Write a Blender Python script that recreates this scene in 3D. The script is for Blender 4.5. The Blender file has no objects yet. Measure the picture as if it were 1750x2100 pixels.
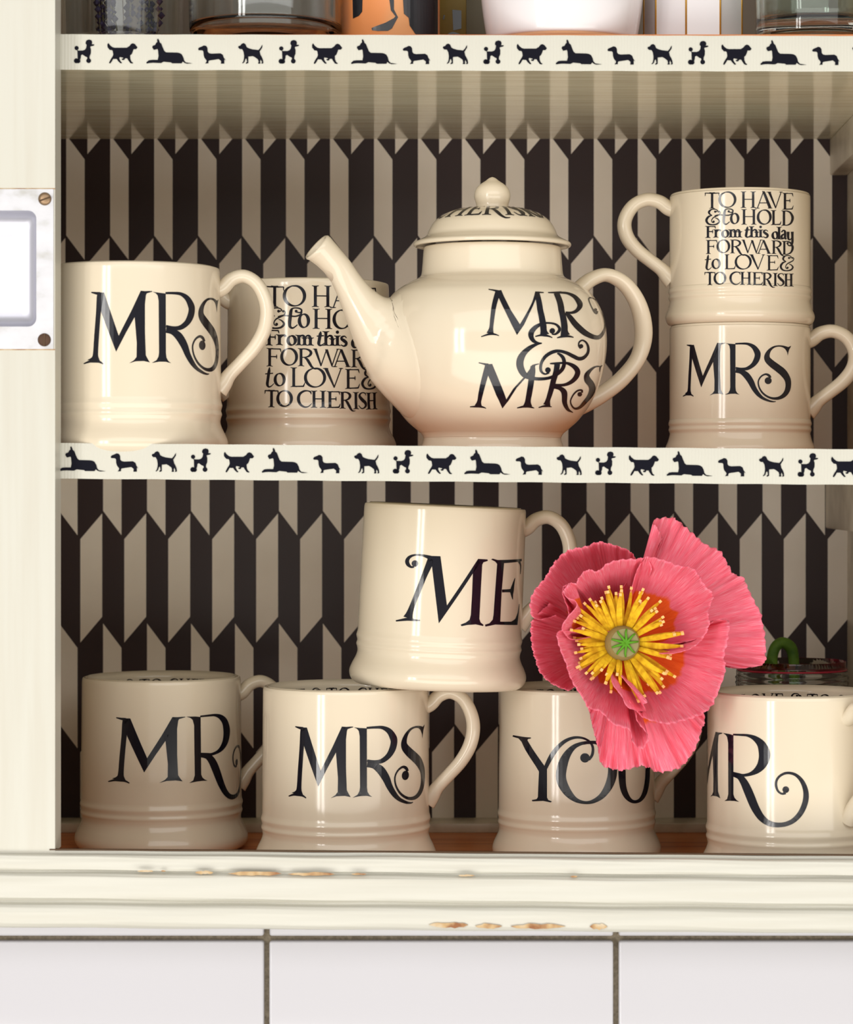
import bpy, bmesh, math, random
from mathutils import Vector, Matrix, Euler
from mathutils.geometry import tessellate_polygon
random.seed(7)
sc = bpy.context.scene
COL = sc.collection
PI = math.pi
# ---------------------------------------------------------------- units, camera, light
U = 0.00025            # one unit = 0.25 mm
D = 5500.0             # camera distance in units
CX, CY = 1030.0, 1000.0   # where the optical axis meets the frame (1750 x 2100)
ZO = 1.40              # height of the lens above the kitchen floor, metres

cam_d = bpy.data.cameras.new('camera'); cam = bpy.data.objects.new('camera', cam_d); COL.objects.link(cam)
cam.location = (0, -D*U, ZO); cam.rotation_euler = (PI/2, 0, 0)
cam_d.sensor_fit = 'HORIZONTAL'; cam_d.sensor_width = 36; cam_d.lens = D/1750*36
cam_d.shift_x = (875-CX)/1750; cam_d.shift_y = (CY-1050)/1750
cam_d.clip_start = 0.05; cam_d.clip_end = 50
cam_d.dof.use_dof = True; cam_d.dof.focus_distance = (D+330)*U; cam_d.dof.aperture_fstop = 16
sc.camera = cam
w = bpy.data.worlds.new('world'); sc.world = w; w.use_nodes = True
bg = w.node_tree.nodes['Background']; bg.inputs[0].default_value = (1.0, 0.95, 0.86, 1); bg.inputs[1].default_value = 0.44
def area(name, loc, target, sx, sy, power, color):
    l = bpy.data.lights.new(name, 'AREA'); l.shape = 'RECTANGLE'; l.size = sx; l.size_y = sy
    l.energy = power; l.color = color
    o = bpy.data.objects.new(name, l); COL.objects.link(o); o.location = loc
    o.rotation_euler = (Vector(target)-Vector(loc)).to_track_quat('-Z', 'Y').to_euler()
    return o
TGT = (0, 0.1, ZO)
area('window_light', (-1.63, -2.20, ZO+0.05), (0, 0.1, ZO+0.05), 0.17, 1.10, 9, (1.0, 0.98, 0.95))
area('window_light', (-1.38, -2.36, ZO+0.05), (0, 0.1, ZO+0.05), 0.17, 1.10, 9, (1.0, 0.98, 0.95))
area('worktop_light', (0.2, -2.0, ZO-0.95), TGT, 4.6, 1.15, 54, (1.0, 0.965, 0.90))
area('overhead_fill', (0.2, -2.6, ZO+1.18), TGT, 5.0, 1.4, 43, (0.99, 0.98, 0.97))  # added fill panel high behind the camera, not a known opening
sc.view_settings.view_transform = 'Standard'; sc.view_settings.look = 'None'
sc.view_settings.gamma = 1; sc.view_settings.use_curve_mapping = False
sc.view_settings.exposure = -0.08

def W(px, py, d=0.0):
    s = (D+d)/D
    return Vector(((px-CX)*s*U, d*U, (CY-py)*s*U + ZO))
def V3(x, d, z): return Vector((x*U, d*U, z*U+ZO))

# ---------------------------------------------------------------- materials
def mat(name, color, rough=0.5, spec=0.5, metal=0.0, coat=0.0):
    m = bpy.data.materials.new(name); m.use_nodes = True
    b = m.node_tree.nodes['Principled BSDF']
    b.inputs['Base Color'].default_value = (*color, 1); b.inputs['Roughness'].default_value = rough
    b.inputs['Specular IOR Level'].default_value = spec; b.inputs['Metallic'].default_value = metal
    b.inputs['Coat Weight'].default_value = coat; b.inputs['Coat Roughness'].default_value = 0.05
    return m
def N(m, t): return m.node_tree.nodes.new(t)
def LK(m, a, b): m.node_tree.links.new(a, b)
def BS(m): return m.node_tree.nodes['Principled BSDF']
def noise(m, scale, detail=4, vec=(1, 1, 1), coord='Object', dist=0.0):
    tc = N(m, 'ShaderNodeTexCoord'); mp = N(m, 'ShaderNodeMapping'); mp.inputs['Scale'].default_value = vec
    LK(m, tc.outputs[coord], mp.inputs[0])
    n = N(m, 'ShaderNodeTexNoise'); n.inputs['Scale'].default_value = scale; n.inputs['Detail'].default_value = detail
    n.inputs['Distortion'].default_value = dist
    LK(m, mp.outputs[0], n.inputs['Vector']); return n.outputs['Fac']
def ramp(m, fac, stops):
    r = N(m, 'ShaderNodeValToRGB'); LK(m, fac, r.inputs[0]); e = r.color_ramp.elements
    while len(e) < len(stops): e.new(0.5)
    for i, (p, c) in enumerate(stops): e[i].position = p; e[i].color = (*c, 1)
    return r.outputs[0]
def mixc(m, fac, a, b):
    x = N(m, 'ShaderNodeMix'); x.data_type = 'RGBA'
    for s, v in ((x.inputs[0], fac), (x.inputs[6], a), (x.inputs[7], b)):
        if isinstance(v, (tuple, float, int)): s.default_value = (*v, 1) if isinstance(v, tuple) else v
        else: LK(m, v, s)
    return x.outputs[2]
def bump(m, h, strength=0.2, dist=0.0005, node=None):
    b = N(m, 'ShaderNodeBump'); b.inputs['Strength'].default_value = strength; b.inputs['Distance'].default_value = dist
    LK(m, h, b.inputs['Height']); LK(m, b.outputs[0], (node or BS(m)).inputs['Normal'])
def mth(m, op, a, b=None, c=None):
    n = N(m, 'ShaderNodeMath'); n.operation = op
    for i, v in enumerate((a, b, c)):
        if v is None: continue
        if isinstance(v, (int, float)): n.inputs[i].default_value = v
        else: LK(m, v, n.inputs[i])
    return n.outputs[0]

CREAM = (0.80, 0.70, 0.53)
M_mug = mat('cream_glaze', CREAM, 0.11, 0.5)
LK(M_mug, ramp(M_mug, noise(M_mug, 30, 2, (1, 1, 0.4)), [(0.3, (0.71, 0.615, 0.470)), (0.7, (0.735, 0.645, 0.50))]), BS(M_mug).inputs['Base Color'])
bump(M_mug, noise(M_mug, 55, 1, (1, 1, 0.35)), 0.10, 0.0006)
M_ink = mat('black_print', (0.005, 0.005, 0.011), 0.12, 0.5)
M_ribbon = mat('cream_grosgrain', (0.62, 0.605, 0.53), 0.75, 0.2)
_tc = N(M_ribbon, 'ShaderNodeTexCoord'); _wv = N(M_ribbon, 'ShaderNodeTexWave'); _wv.inputs['Scale'].default_value = 190; _wv.bands_direction = 'X'
_wv.inputs['Distortion'].default_value = 0.3
LK(M_ribbon, _tc.outputs['Object'], _wv.inputs['Vector']); bump(M_ribbon, _wv.outputs['Fac'], 0.5, 0.0003)
M_dog = mat('black_ribbon_print', (0.008, 0.008, 0.014), 0.8, 0.08)

def paint(name, base, rough=0.3, grain=(0.6, 30, 30), strength=0.25, dark=None, spec=0.5):
    m = mat(name, base, rough, spec)
    n = noise(m, 9, 5, grain)
    d = dark or tuple(c*0.86 for c in base)
    LK(m, ramp(m, n, [(0.32, d), (0.6, base)]), BS(m).inputs['Base Color'])
    bump(m, noise(m, 14, 6, grain), strength, 0.0008)
    return m
M_stile = paint('cream_gloss_paint', (0.60, 0.585, 0.515), 0.36, (20, 20, 1.0), 0.10, (0.575, 0.55, 0.475))
M_ledge = paint('cream_ledge_paint', (0.60, 0.585, 0.52), 0.36, (1.0, 20, 30), 0.10, (0.575, 0.555, 0.485))
M_under = paint('brushed_shelf_paint', (0.82, 0.77, 0.56), 0.09, (1.6, 40, 40), 0.035, (0.66, 0.59, 0.40), 0.6)
M_side = paint('cupboard_side_paint', (0.75, 0.67, 0.53), 0.3, (6, 6, 6), 0.5, (0.56, 0.48, 0.35))
M_wood = mat('orange_pine', (0.42, 0.13, 0.035), 0.4, 0.4)
LK(M_wood, ramp(M_wood, noise(M_wood, 12, 8, (0.8, 9, 9), dist=0.8), [(0.3, (0.42, 0.10, 0.025)), (0.5, (0.70, 0.23, 0.065)), (0.72, (0.80, 0.32, 0.11))]), BS(M_wood).inputs['Base Color'])
bump(M_wood, noise(M_wood, 25, 6, (0.8, 14, 14)), 0.3)
M_topback = paint('dark_back_board', (0.20, 0.165, 0.125), 0.6, (3, 20, 3), 0.2)  # dark grey-brown wood colour for the top compartment's back
M_chip = mat('bare_wood_chip', (0.45, 0.27, 0.13), 0.8, 0.2)
LK(M_chip, ramp(M_chip, noise(M_chip, 120, 3), [(0.35, (0.30, 0.13, 0.06)), (0.55, (0.55, 0.38, 0.20)), (0.8, (0.66, 0.60, 0.48))]), BS(M_chip).inputs['Base Color'])
M_grime = mat('dark_gap', (0.10, 0.06, 0.035), 0.8, 0.2)
M_tile = mat('white_tile_glaze', (0.57, 0.56, 0.595), 0.07, 0.5); bump(M_tile, noise(M_tile, 7, 2), 0.10, 0.002)
M_grout = mat('grey_brown_grout', (0.23, 0.19, 0.135), 0.95, 0.1)
LK(M_grout, ramp(M_grout, noise(M_grout, 500, 3), [(0.3, (0.17, 0.14, 0.10)), (0.7, (0.29, 0.245, 0.18))]), BS(M_grout).inputs['Base Color'])
bump(M_grout, noise(M_grout, 700, 3), 0.8, 0.0008)
M_alu = mat('brushed_aluminium', (0.60, 0.60, 0.62), 0.5, 0.4, 0.35)
LK(M_alu, ramp(M_alu, noise(M_alu, 60, 6, (1, 1, 1.6)), [(0.28, (0.42, 0.41, 0.38)), (0.48, (0.60, 0.60, 0.63)), (0.8, (0.68, 0.68, 0.71))]), BS(M_alu).inputs['Base Color'])
M_cup = mat('satin_aluminium', (0.60, 0.60, 0.67), 0.36, 0.5, 0.6)
M_screw = mat('tarnished_brass', (0.30, 0.20, 0.12), 0.4, 0.5, 0.8)
M_rust = mat('rusty_screw', (0.10, 0.055, 0.035), 0.75, 0.3, 0.2)
def glass_mat(name, tint=(1, 1, 1), rough=0.0):
    m = mat(name, tint, rough); BS(m).inputs['Transmission Weight'].default_value = 1.0; BS(m).inputs['IOR'].default_value = 1.47
    return m
M_glass = glass_mat('clear_glass', (0.93, 0.96, 0.95)); M_glass_green = glass_mat('greenish_glass', (0.84, 0.93, 0.86))
M_red = mat('red_glass_rim', (0.45, 0.02, 0.05), 0.15)
M_white = mat('white_porcelain', (0.80, 0.78, 0.80), 0.12, 0.5)
M_gold = mat('gold_line', (0.62, 0.36, 0.06), 0.35, 0.5, 0.6)
M_terra = mat('unglazed_foot', (0.66, 0.36, 0.20), 0.85, 0.2)
M_orange = mat('orange_tin', (0.72, 0.24, 0.06), 0.25, 0.5)
LK(M_orange, ramp(M_orange, noise(M_orange, 14, 3, (1, 1, .4)), [(0.3, (0.62, 0.17, 0.04)), (0.6, (0.76, 0.28, 0.09)), (0.8, (0.62, 0.42, 0.22))]), BS(M_orange).inputs['Base Color'])
M_black = mat('black_tin_print', (0.010, 0.010, 0.014), 0.2, 0.5)
M_ochre = mat('ochre_carton', (0.22, 0.16, 0.03), 0.5, 0.3)
M_olive = mat('olive_carton', (0.16, 0.14, 0.09), 0.5, 0.3)
M_lav = mat('dried_lavender', (0.06, 0.05, 0.12), 0.9, 0.2)

# crepe paper: UV.x across the petal, UV.y from heart to edge
def crepe(name):
    m = bpy.data.materials.new(name); m.use_nodes = True
    nt = m.node_tree; b = BS(m); b.inputs['Roughness'].default_value = 0.85; b.inputs['Specular IOR Level'].default_value = 0.15
    uv = N(m, 'ShaderNodeUVMap'); sep = N(m, 'ShaderNodeSeparateXYZ'); LK(m, uv.outputs[0], sep.inputs[0])
    mp = N(m, 'ShaderNodeMapping'); mp.inputs['Scale'].default_value = (75, 3.0, 1); LK(m, uv.outputs[0], mp.inputs[0])
    n1 = N(m, 'ShaderNodeTexNoise'); n1.inputs['Scale'].default_value = 2.6; n1.inputs['Detail'].default_value = 5; LK(m, mp.outputs[0], n1.inputs['Vector'])
    pink = ramp(m, n1.outputs['Fac'], [(0.26, (0.90, 0.085, 0.155)), (0.5, (0.96, 0.20, 0.29)), (0.72, (1.0, 0.46, 0.54))])
    n2 = N(m, 'ShaderNodeTexNoise'); n2.inputs['Scale'].default_value = 5; LK(m, uv.outputs[0], n2.inputs['Vector'])
    edge = mth(m, 'ADD', sep.outputs['Y'], mth(m, 'MULTIPLY', mth(m, 'SUBTRACT', n2.outputs['Fac'], 0.5), 0.10))
    mr = N(m, 'ShaderNodeMapRange'); mr.inputs['From Min'].default_value = 0.60; mr.inputs['From Max'].default_value = 0.63; LK(m, edge, mr.inputs['Value'])
    orange = ramp(m, n1.outputs['Fac'], [(0.3, (0.85, 0.10, 0.012)), (0.7, (1.0, 0.22, 0.04))])
    c = mixc(m, mr.outputs[0], orange, pink)
    LK(m, c, b.inputs['Base Color']); bump(m, n1.outputs['Fac'], 0.35, 0.0005)
    tr = N(m, 'ShaderNodeBsdfTranslucent'); LK(m, c, tr.inputs[0])
    mx = N(m, 'ShaderNodeMixShader'); mx.inputs[0].default_value = 0.06
    LK(m, b.outputs[0], mx.inputs[1]); LK(m, tr.outputs[0], mx.inputs[2])
    LK(m, mx.outputs[0], nt.nodes['Material Output'].inputs[0])
    return m
M_crepe = crepe('pink_crepe_paper')
M_yellow = mat('yellow_crepe_stamen', (0.74, 0.42, 0.012), 0.7, 0.2)
LK(M_yellow, ramp(M_yellow, noise(M_yellow, 260, 2, (1, 1, 1)), [(0.3, (0.55, 0.27, 0.006)), (0.7, (0.84, 0.54, 0.018))]), BS(M_yellow).inputs['Base Color'])
M_tip = mat('peach_stamen_tip', (0.85, 0.50, 0.18), 0.8, 0.2)
M_heart = mat('sage_paper_heart', (0.27, 0.21, 0.075), 0.85, 0.2); bump(M_heart, noise(M_heart, 900, 2), 0.6)
M_heart_top = mat('pale_green_disc', (0.27, 0.24, 0.105), 0.8, 0.2)
M_ray = mat('green_stigma', (0.09, 0.30, 0.012), 0.7, 0.3)
M_stem = mat('green_stem', (0.10, 0.22, 0.02), 0.6, 0.3)
LK(M_stem, ramp(M_stem, noise(M_stem, 120, 3), [(0.3, (0.05, 0.13, 0.012)), (0.7, (0.14, 0.27, 0.03))]), BS(M_stem).inputs['Base Color'])

# wallpaper: parallelogram bars, printed flat
def wallpaper(name, qx, qy):
    """qx, qy: frame point (on the back wall, scale SB) of a Q bar's upper left corner"""
    SB = D/(D+1100.0)
    m = mat(name, (0.03, 0.02, 0.02), 0.42, 0.35)
    tc = N(m, 'ShaderNodeTexCoord'); sep = N(m, 'ShaderNodeSeparateXYZ'); LK(m, tc.outputs['Object'], sep.inputs[0])
    # object coordinates are metres; convert to frame pixels at the wall
    k = SB/U
    X = mth(m, 'MULTIPLY', sep.outputs['X'], k); Z = mth(m, 'MULTIPLY', sep.outputs['Z'], -k)
    px0 = CX - qx; py0 = CY - qy
    per, row = 90.2, 437.0
    x = mth(m, 'ADD', X, px0 + per*100); y = mth(m, 'ADD', Z, py0 + row*20)
    u = mth(m, 'FLOORED_MODULO', x, per)            # 0 at the left side of Q
    def band(lo, hi, slope, off, v0, h):
        inx = mth(m, 'MULTIPLY', mth(m, 'GREATER_THAN', u, lo), mth(m, 'LESS_THAN', u, hi))
        vv = mth(m, 'FLOORED_MODULO', mth(m, 'SUBTRACT', y, mth(m, 'ADD', mth(m, 'MULTIPLY', mth(m, 'SUBTRACT', u, off), slope), v0)), row)
        return mth(m, 'MULTIPLY', inx, mth(m, 'LESS_THAN', vv, h))
    q = band(0, 44.8, -1.18, 0, 0, 212)
    # P: starts 46.7 right of Q's left; top at its right edge is 223 below Q's top
    p = band(46.7, 84.4, 1.33, 84.4, 223, 206)
    msk = mth(m, 'MAXIMUM', q, p)
    tone = noise(m, 30, 3)
    light = ramp(m, tone, [(0.3, (0.86, 0.775, 0.66)), (0.7, (0.92, 0.835, 0.72))])
    LK(m, mixc(m, msk, (0.034, 0.018, 0.018), light), BS(m).inputs['Base Color'])
    return m
M_wall_up = wallpaper('wallpaper_upper', 179.4, 541)
M_wall_lo = wallpaper('wallpaper_lower', 164.8, 1105.7)

# ---------------------------------------------------------------- object helpers
def link(name, verts, faces, m, parent=None, smooth=True, matrix=None):
    me = bpy.data.meshes.new(name); me.from_pydata([tuple(v) for v in verts], [], faces); me.update()
    ms = m if isinstance(m, (list, tuple)) else [m]
    for x in ms: me.materials.append(x)
    if smooth: me.polygons.foreach_set('use_smooth', [True]*len(me.polygons))
    o = bpy.data.objects.new(name, me); COL.objects.link(o)
    if parent: o.parent = parent
    if matrix: o.matrix_local = matrix
    return o
def from_bm(name, bm, m, parent=None, smooth=False):
    me = bpy.data.meshes.new(name); bm.to_mesh(me); bm.free(); me.materials.append(m)
    if smooth: me.polygons.foreach_set('use_smooth', [True]*len(me.polygons))
    o = bpy.data.objects.new(name, me); COL.objects.link(o)
    if parent: o.parent = parent
    return o
def tag(o, label=None, cat=None, group=None, kind=None):
    if label: o['label'] = label
    if cat: o['category'] = cat
    if group: o['group'] = group
    if kind: o['kind'] = kind
    return o
def thing(name, loc, label, cat, group=None, rot=(0, 0, 0)):
    o = bpy.data.objects.new(name, None); COL.objects.link(o); o.location = loc; o.rotation_euler = rot
    o.empty_display_size = 0.02
    return tag(o, label, cat, group)
def box_obj(name, a, b, m, parent=None, bev=0.0, seg=2):
    """a, b opposite corners in units (x, d, z) -> world; parent assumed at identity"""
    bm = bmesh.new(); bmesh.ops.create_cube(bm, size=1)
    A = V3(*a); B = V3(*b); c = (A+B)/2; s = B-A
    for v in bm.verts: v.co = Vector((v.co.x*abs(s.x), v.co.y*abs(s.y), v.co.z*abs(s.z)))
    if bev: bmesh.ops.bevel(bm, geom=bm.edges[:], offset=bev*U, segments=seg, profile=0.5, affect='EDGES')
    o = from_bm(name, bm, m, parent, smooth=False)
    o.location = c if not parent else c - parent.location
    if bev:
        o.data.polygons.foreach_set('use_smooth', [True]*len(o.data.polygons))
        try: o.data.set_sharp_from_angle(angle=math.radians(40))
        except Exception: pass
    return o
def catmull(pts, per=6, closed=False):
    out = []; n = len(pts); dim = len(pts[0])
    rng = n if closed else n-1
    for i in range(rng):
        p = [pts[(i+k-1) % n] if closed else pts[max(0, min(n-1, i+k-1))] for k in range(4)]
        for j in range(per):
            t = j/per
            out.append(tuple(0.5*((2*p[1][c]) + (-p[0][c]+p[2][c])*t + (2*p[0][c]-5*p[1][c]+4*p[2][c]-p[3][c])*t*t
                                  + (-p[0][c]+3*p[1][c]-3*p[2][c]+p[3][c])*t**3) for c in range(dim)))
    if not closed: out.append(tuple(pts[-1]))
    return out
def lathe(profile, seg=96, close_bottom=True, close_top=False):
    vs, fs = [], []
    n = len(profile)
    for (r, z) in profile:
        for i in range(seg):
            a = 2*PI*i/seg; vs.append((r*math.sin(a)*U, -r*math.cos(a)*U, z*U))
    for j in range(n-1):
        for i in range(seg):
            k = (i+1) % seg
            fs.append((j*seg+i, j*seg+k, (j+1)*seg+k, (j+1)*seg+i))
    if close_bottom: fs.append(tuple(range(seg-1, -1, -1)))
    if close_top: fs.append(tuple((n-1)*seg+i for i in range(seg)))
    return vs, fs
def tube(path, seg=20, cap=True, up=Vector((0, 1, 0)), scale=U, dome=False):
    """path: (x,y,z,a,b): a = radius in the plane normal to `up`, b = radius along `up`"""
    P = [Vector(p[:3]) for p in path]; vs, fs = [], []; n = len(P)
    for i in range(n):
        t = (P[min(n-1, i+1)]-P[max(0, i-1)]).normalized()
        b = (up - t*up.dot(t)); b = b.normalized() if b.length > 1e-4 else Vector((1, 0, 0))
        a = t.cross(b).normalized()
        for k in range(seg):
            an = 2*PI*k/seg
            vs.append((P[i]+a*math.cos(an)*path[i][3]+b*math.sin(an)*path[i][4])*scale)
    for i in range(n-1):
        for k in range(seg):
            l = (k+1) % seg; fs.append((i*seg+k, (i+1)*seg+k, (i+1)*seg+l, i*seg+l))
    if cap: fs.append(tuple(range(seg))); fs.append(tuple((n-1)*seg+k for k in range(seg-1, -1, -1)))
    return vs, fs

# ---------------------------------------------------------------- flat artwork (strokes, polygons, dots)
def S(pts, per=6):      # smooth stroke with varying width
    q = catmull(pts, per); return ('strip', q)
def P(pts): return ('poly', pts)
def C(x, y, r): return ('poly', [(x+r*math.cos(2*PI*i/18), y+r*math.sin(2*PI*i/18)) for i in range(18)])
def tess(prims):
    """prims in drawing space -> list of (points2d, faces)"""
    out = []
    for kind, q in prims:
        if kind == 'strip':
            vs, fs = [], []; n = len(q)
            for i, (x, y, wd) in enumerate(q):
                a = q[max(0, i-1)]; b = q[min(n-1, i+1)]
                tx, ty = b[0]-a[0], b[1]-a[1]; l = math.hypot(tx, ty) or 1
                nx, ny = -ty/l, tx/l; h = max(wd, 1)/2
                vs += [(x+nx*h, y+ny*h), (x-nx*h, y-ny*h)]
            for i in range(n-1): fs.append((2*i, 2*i+1, 2*i+3, 2*i+2))
            out.append((vs, fs))
        else:
            tri = tessellate_polygon([[Vector((p[0], p[1], 0)) for p in q]])
            out.append(([(p[0], p[1]) for p in q], [tuple(t) for t in tri]))
    return out
def xf(prims, fn, ws):  # transform primitives' points by fn and widths by ws
    r = []
    for kind, q in prims:
        if kind == 'strip': r.append((kind, [(*fn(x, y), wd*ws) for x, y, wd in q]))
        else: r.append((kind, [fn(x, y) for x, y in q]))
    return r

# ---- words traced from the print
W_M = [S([(208,195,30),(205,230,50),(192,400,38),(178,640,38),(170,820,40),(167,870,60),(160,903,110)]),
       S([(80,930,10),(120,908,22),(158,902,30),(200,908,22),(232,930,10)]), S([(135,192,10),(170,200,24),(205,205,34)]),
       P([(180,195),(238,190),(366,640),(342,800),(215,395),(195,260)]),
       P([(366,632),(480,375),(570,165),(620,165),(512,435),(430,600),(342,800)]),
       P([(570,162),(640,165),(622,205),(612,300),(612,600),(620,830),(640,870),(660,903),(600,890),(520,895),(460,917),(505,885),(530,850),(532,700),(512,435)]),
       S([(615,178,28),(655,169,16),(686,164,7)])]
W_R = [P([(692,168),(760,175),(832,180),(832,800),(838,850),(860,885),(890,905),(830,892),(760,893),(680,908),(730,880),(752,840),(758,800),(755,260),(745,205),(725,182)]),
       S([(830,176,22),(920,172,26),(1010,178,36),(1090,220,62),(1140,290,84),(1150,340,84),(1130,410,80),(1080,480,62),(1000,530,48),(920,537,36),(835,520,24)]),
       S([(835,560,60),(910,575,66),(985,625,90),(1050,715,88),(1095,810,72),(1150,890,60),(1215,950,42),(1300,990,30),(1370,1006,18),(1410,1003,8)])]
W_S = [S([(1560,235,44),(1510,214,26),(1450,207,20),(1380,222,26),(1320,270,44),(1285,340,72),(1292,400,90),(1350,460,100),(1430,520,104),(1510,585,106),(1570,670,92),(1588,750,82),(1575,840,74),(1530,910,62),(1460,952,46),(1380,960,34),(1300,938,28),(1225,885,26),(1175,810,22),(1158,735,20),(1172,680,20),(1210,635,22),(1265,612,26),(1310,630,36),(1332,665,34)]),
       P([(1550,215),(1590,222),(1630,203),(1600,260),(1588,300),(1580,348),(1572,300),(1552,262),(1530,235)]), C(1300,705,50)]
W_R2 = [P([(305,162),(400,178),(455,195),(455,1040),(470,1090),(500,1125),(540,1150),(470,1138),(400,1135),(325,1138),(365,1110),(382,1040),(380,300),(365,220),(345,190)]),
        S([(450,185,24),(560,190,30),(660,198,38),(760,238,72),(850,320,118),(895,430,158),(897,520,158),(860,620,130),(790,700,90),(700,750,52),(600,770,40),(530,758,40),(450,735,30)]),
        S([(450,762,50),(540,790,80),(600,860,104),(650,960,120),(700,1080,124),(745,1190,120),(790,1280,112),(850,1370,100),(930,1440,84),(1020,1475,74),(1120,1482,66),(1220,1465,66),(1320,1415,70),(1410,1320,76),(1470,1200,80),(1495,1080,80),(1485,970,72),(1440,860,60),(1370,780,46),(1290,742,38),(1200,740,36),(1120,780,34),(1075,840,34),(1065,910,36),(1085,980,32),(1120,1020,30),(1160,1035,30),(1200,1018,50)]),
        C(1205,975,48)]
W_ME = [C(310,215,40), S([(300,255,24),(262,258,26),(225,225,46),(215,180,48),(245,135,36),(310,110,22),(390,112,24),(460,130,40),(510,150,60)]),
        S([(515,160,90),(480,240,80),(425,370,66),(345,570,62),(280,730,60),(245,830,80),(225,890,120)]),
        S([(75,925,16),(140,915,26),(220,905,36),(300,915,24),(372,920,14)]),
        P([(470,120),(625,125),(705,735),(605,955),(522,255),(480,200)]),
        P([(705,735),(1030,250),(1090,158),(1140,170),(1020,345),(605,955)]),
        P([(1090,158),(1205,165),(1210,182),(1155,200),(1140,230),(1125,500),(1105,900),(1120,945),(1158,975),(1150,988),(1060,968),(960,975),(885,990),(875,972),(940,945),(985,910),(1000,850),(1015,600),(1025,340)]),
        P([(1250,165),(1270,155),(1330,172),(1628,157),(1628,185),(1410,210),(1380,560),(1362,935),(1500,935),(1550,900),(1580,820),(1597,715),(1603,715),(1575,975),(1300,970),(1180,995),(1175,972),(1230,955),(1270,910),(1280,850),(1300,560),(1325,220),(1300,190)]),
        S([(1590,180,30),(1615,240,14),(1612,345,5)]), S([(1385,555,34),(1450,552,36),(1505,550,44)]),
        S([(1545,395,6),(1525,470,26),(1508,550,44),(1508,600,28),(1518,660,6)])]
W_YOU = [S([(70,108,18),(130,122,26),(200,135,30),(280,132,10)]),
         P([(130,130),(250,130),(240,160),(300,260),(436,455),(465,500),(465,820),(480,850),(522,865),(510,878),(420,860),(295,865),(290,850),(345,840),(360,815),(372,520),(330,450),(215,270),(170,175)]),
         S([(440,500,40),(480,410,50),(530,320,54),(600,230,46),(680,165,40),(770,130,32),(850,128,26),(920,150,24),(970,190,26),(995,250,30),(985,330,32),(945,385,30)]), C(903,362,55),
         S([(930,185,36),(1040,190,40),(1130,260,60),(1200,380,90),(1222,520,104),(1190,660,96),(1110,790,70),(1010,860,48),(910,880,34),(800,850,52),(710,770,90),(645,660,112),(626,560,116),(650,430,110),(700,320,84),(770,240,56),(850,200,40),(930,185,36)]),
         S([(1330,180,84),(1330,500,84),(1340,680,76),(1375,790,66),(1430,855,44),(1490,870,36),(1550,840,44),(1595,760,54),(1620,640,54),(1628,500,52),(1628,180,50)]),
         S([(1275,175,12),(1330,170,24),(1390,175,12)]), S([(1590,175,12),(1628,170,20),(1650,175,10)])]
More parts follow.
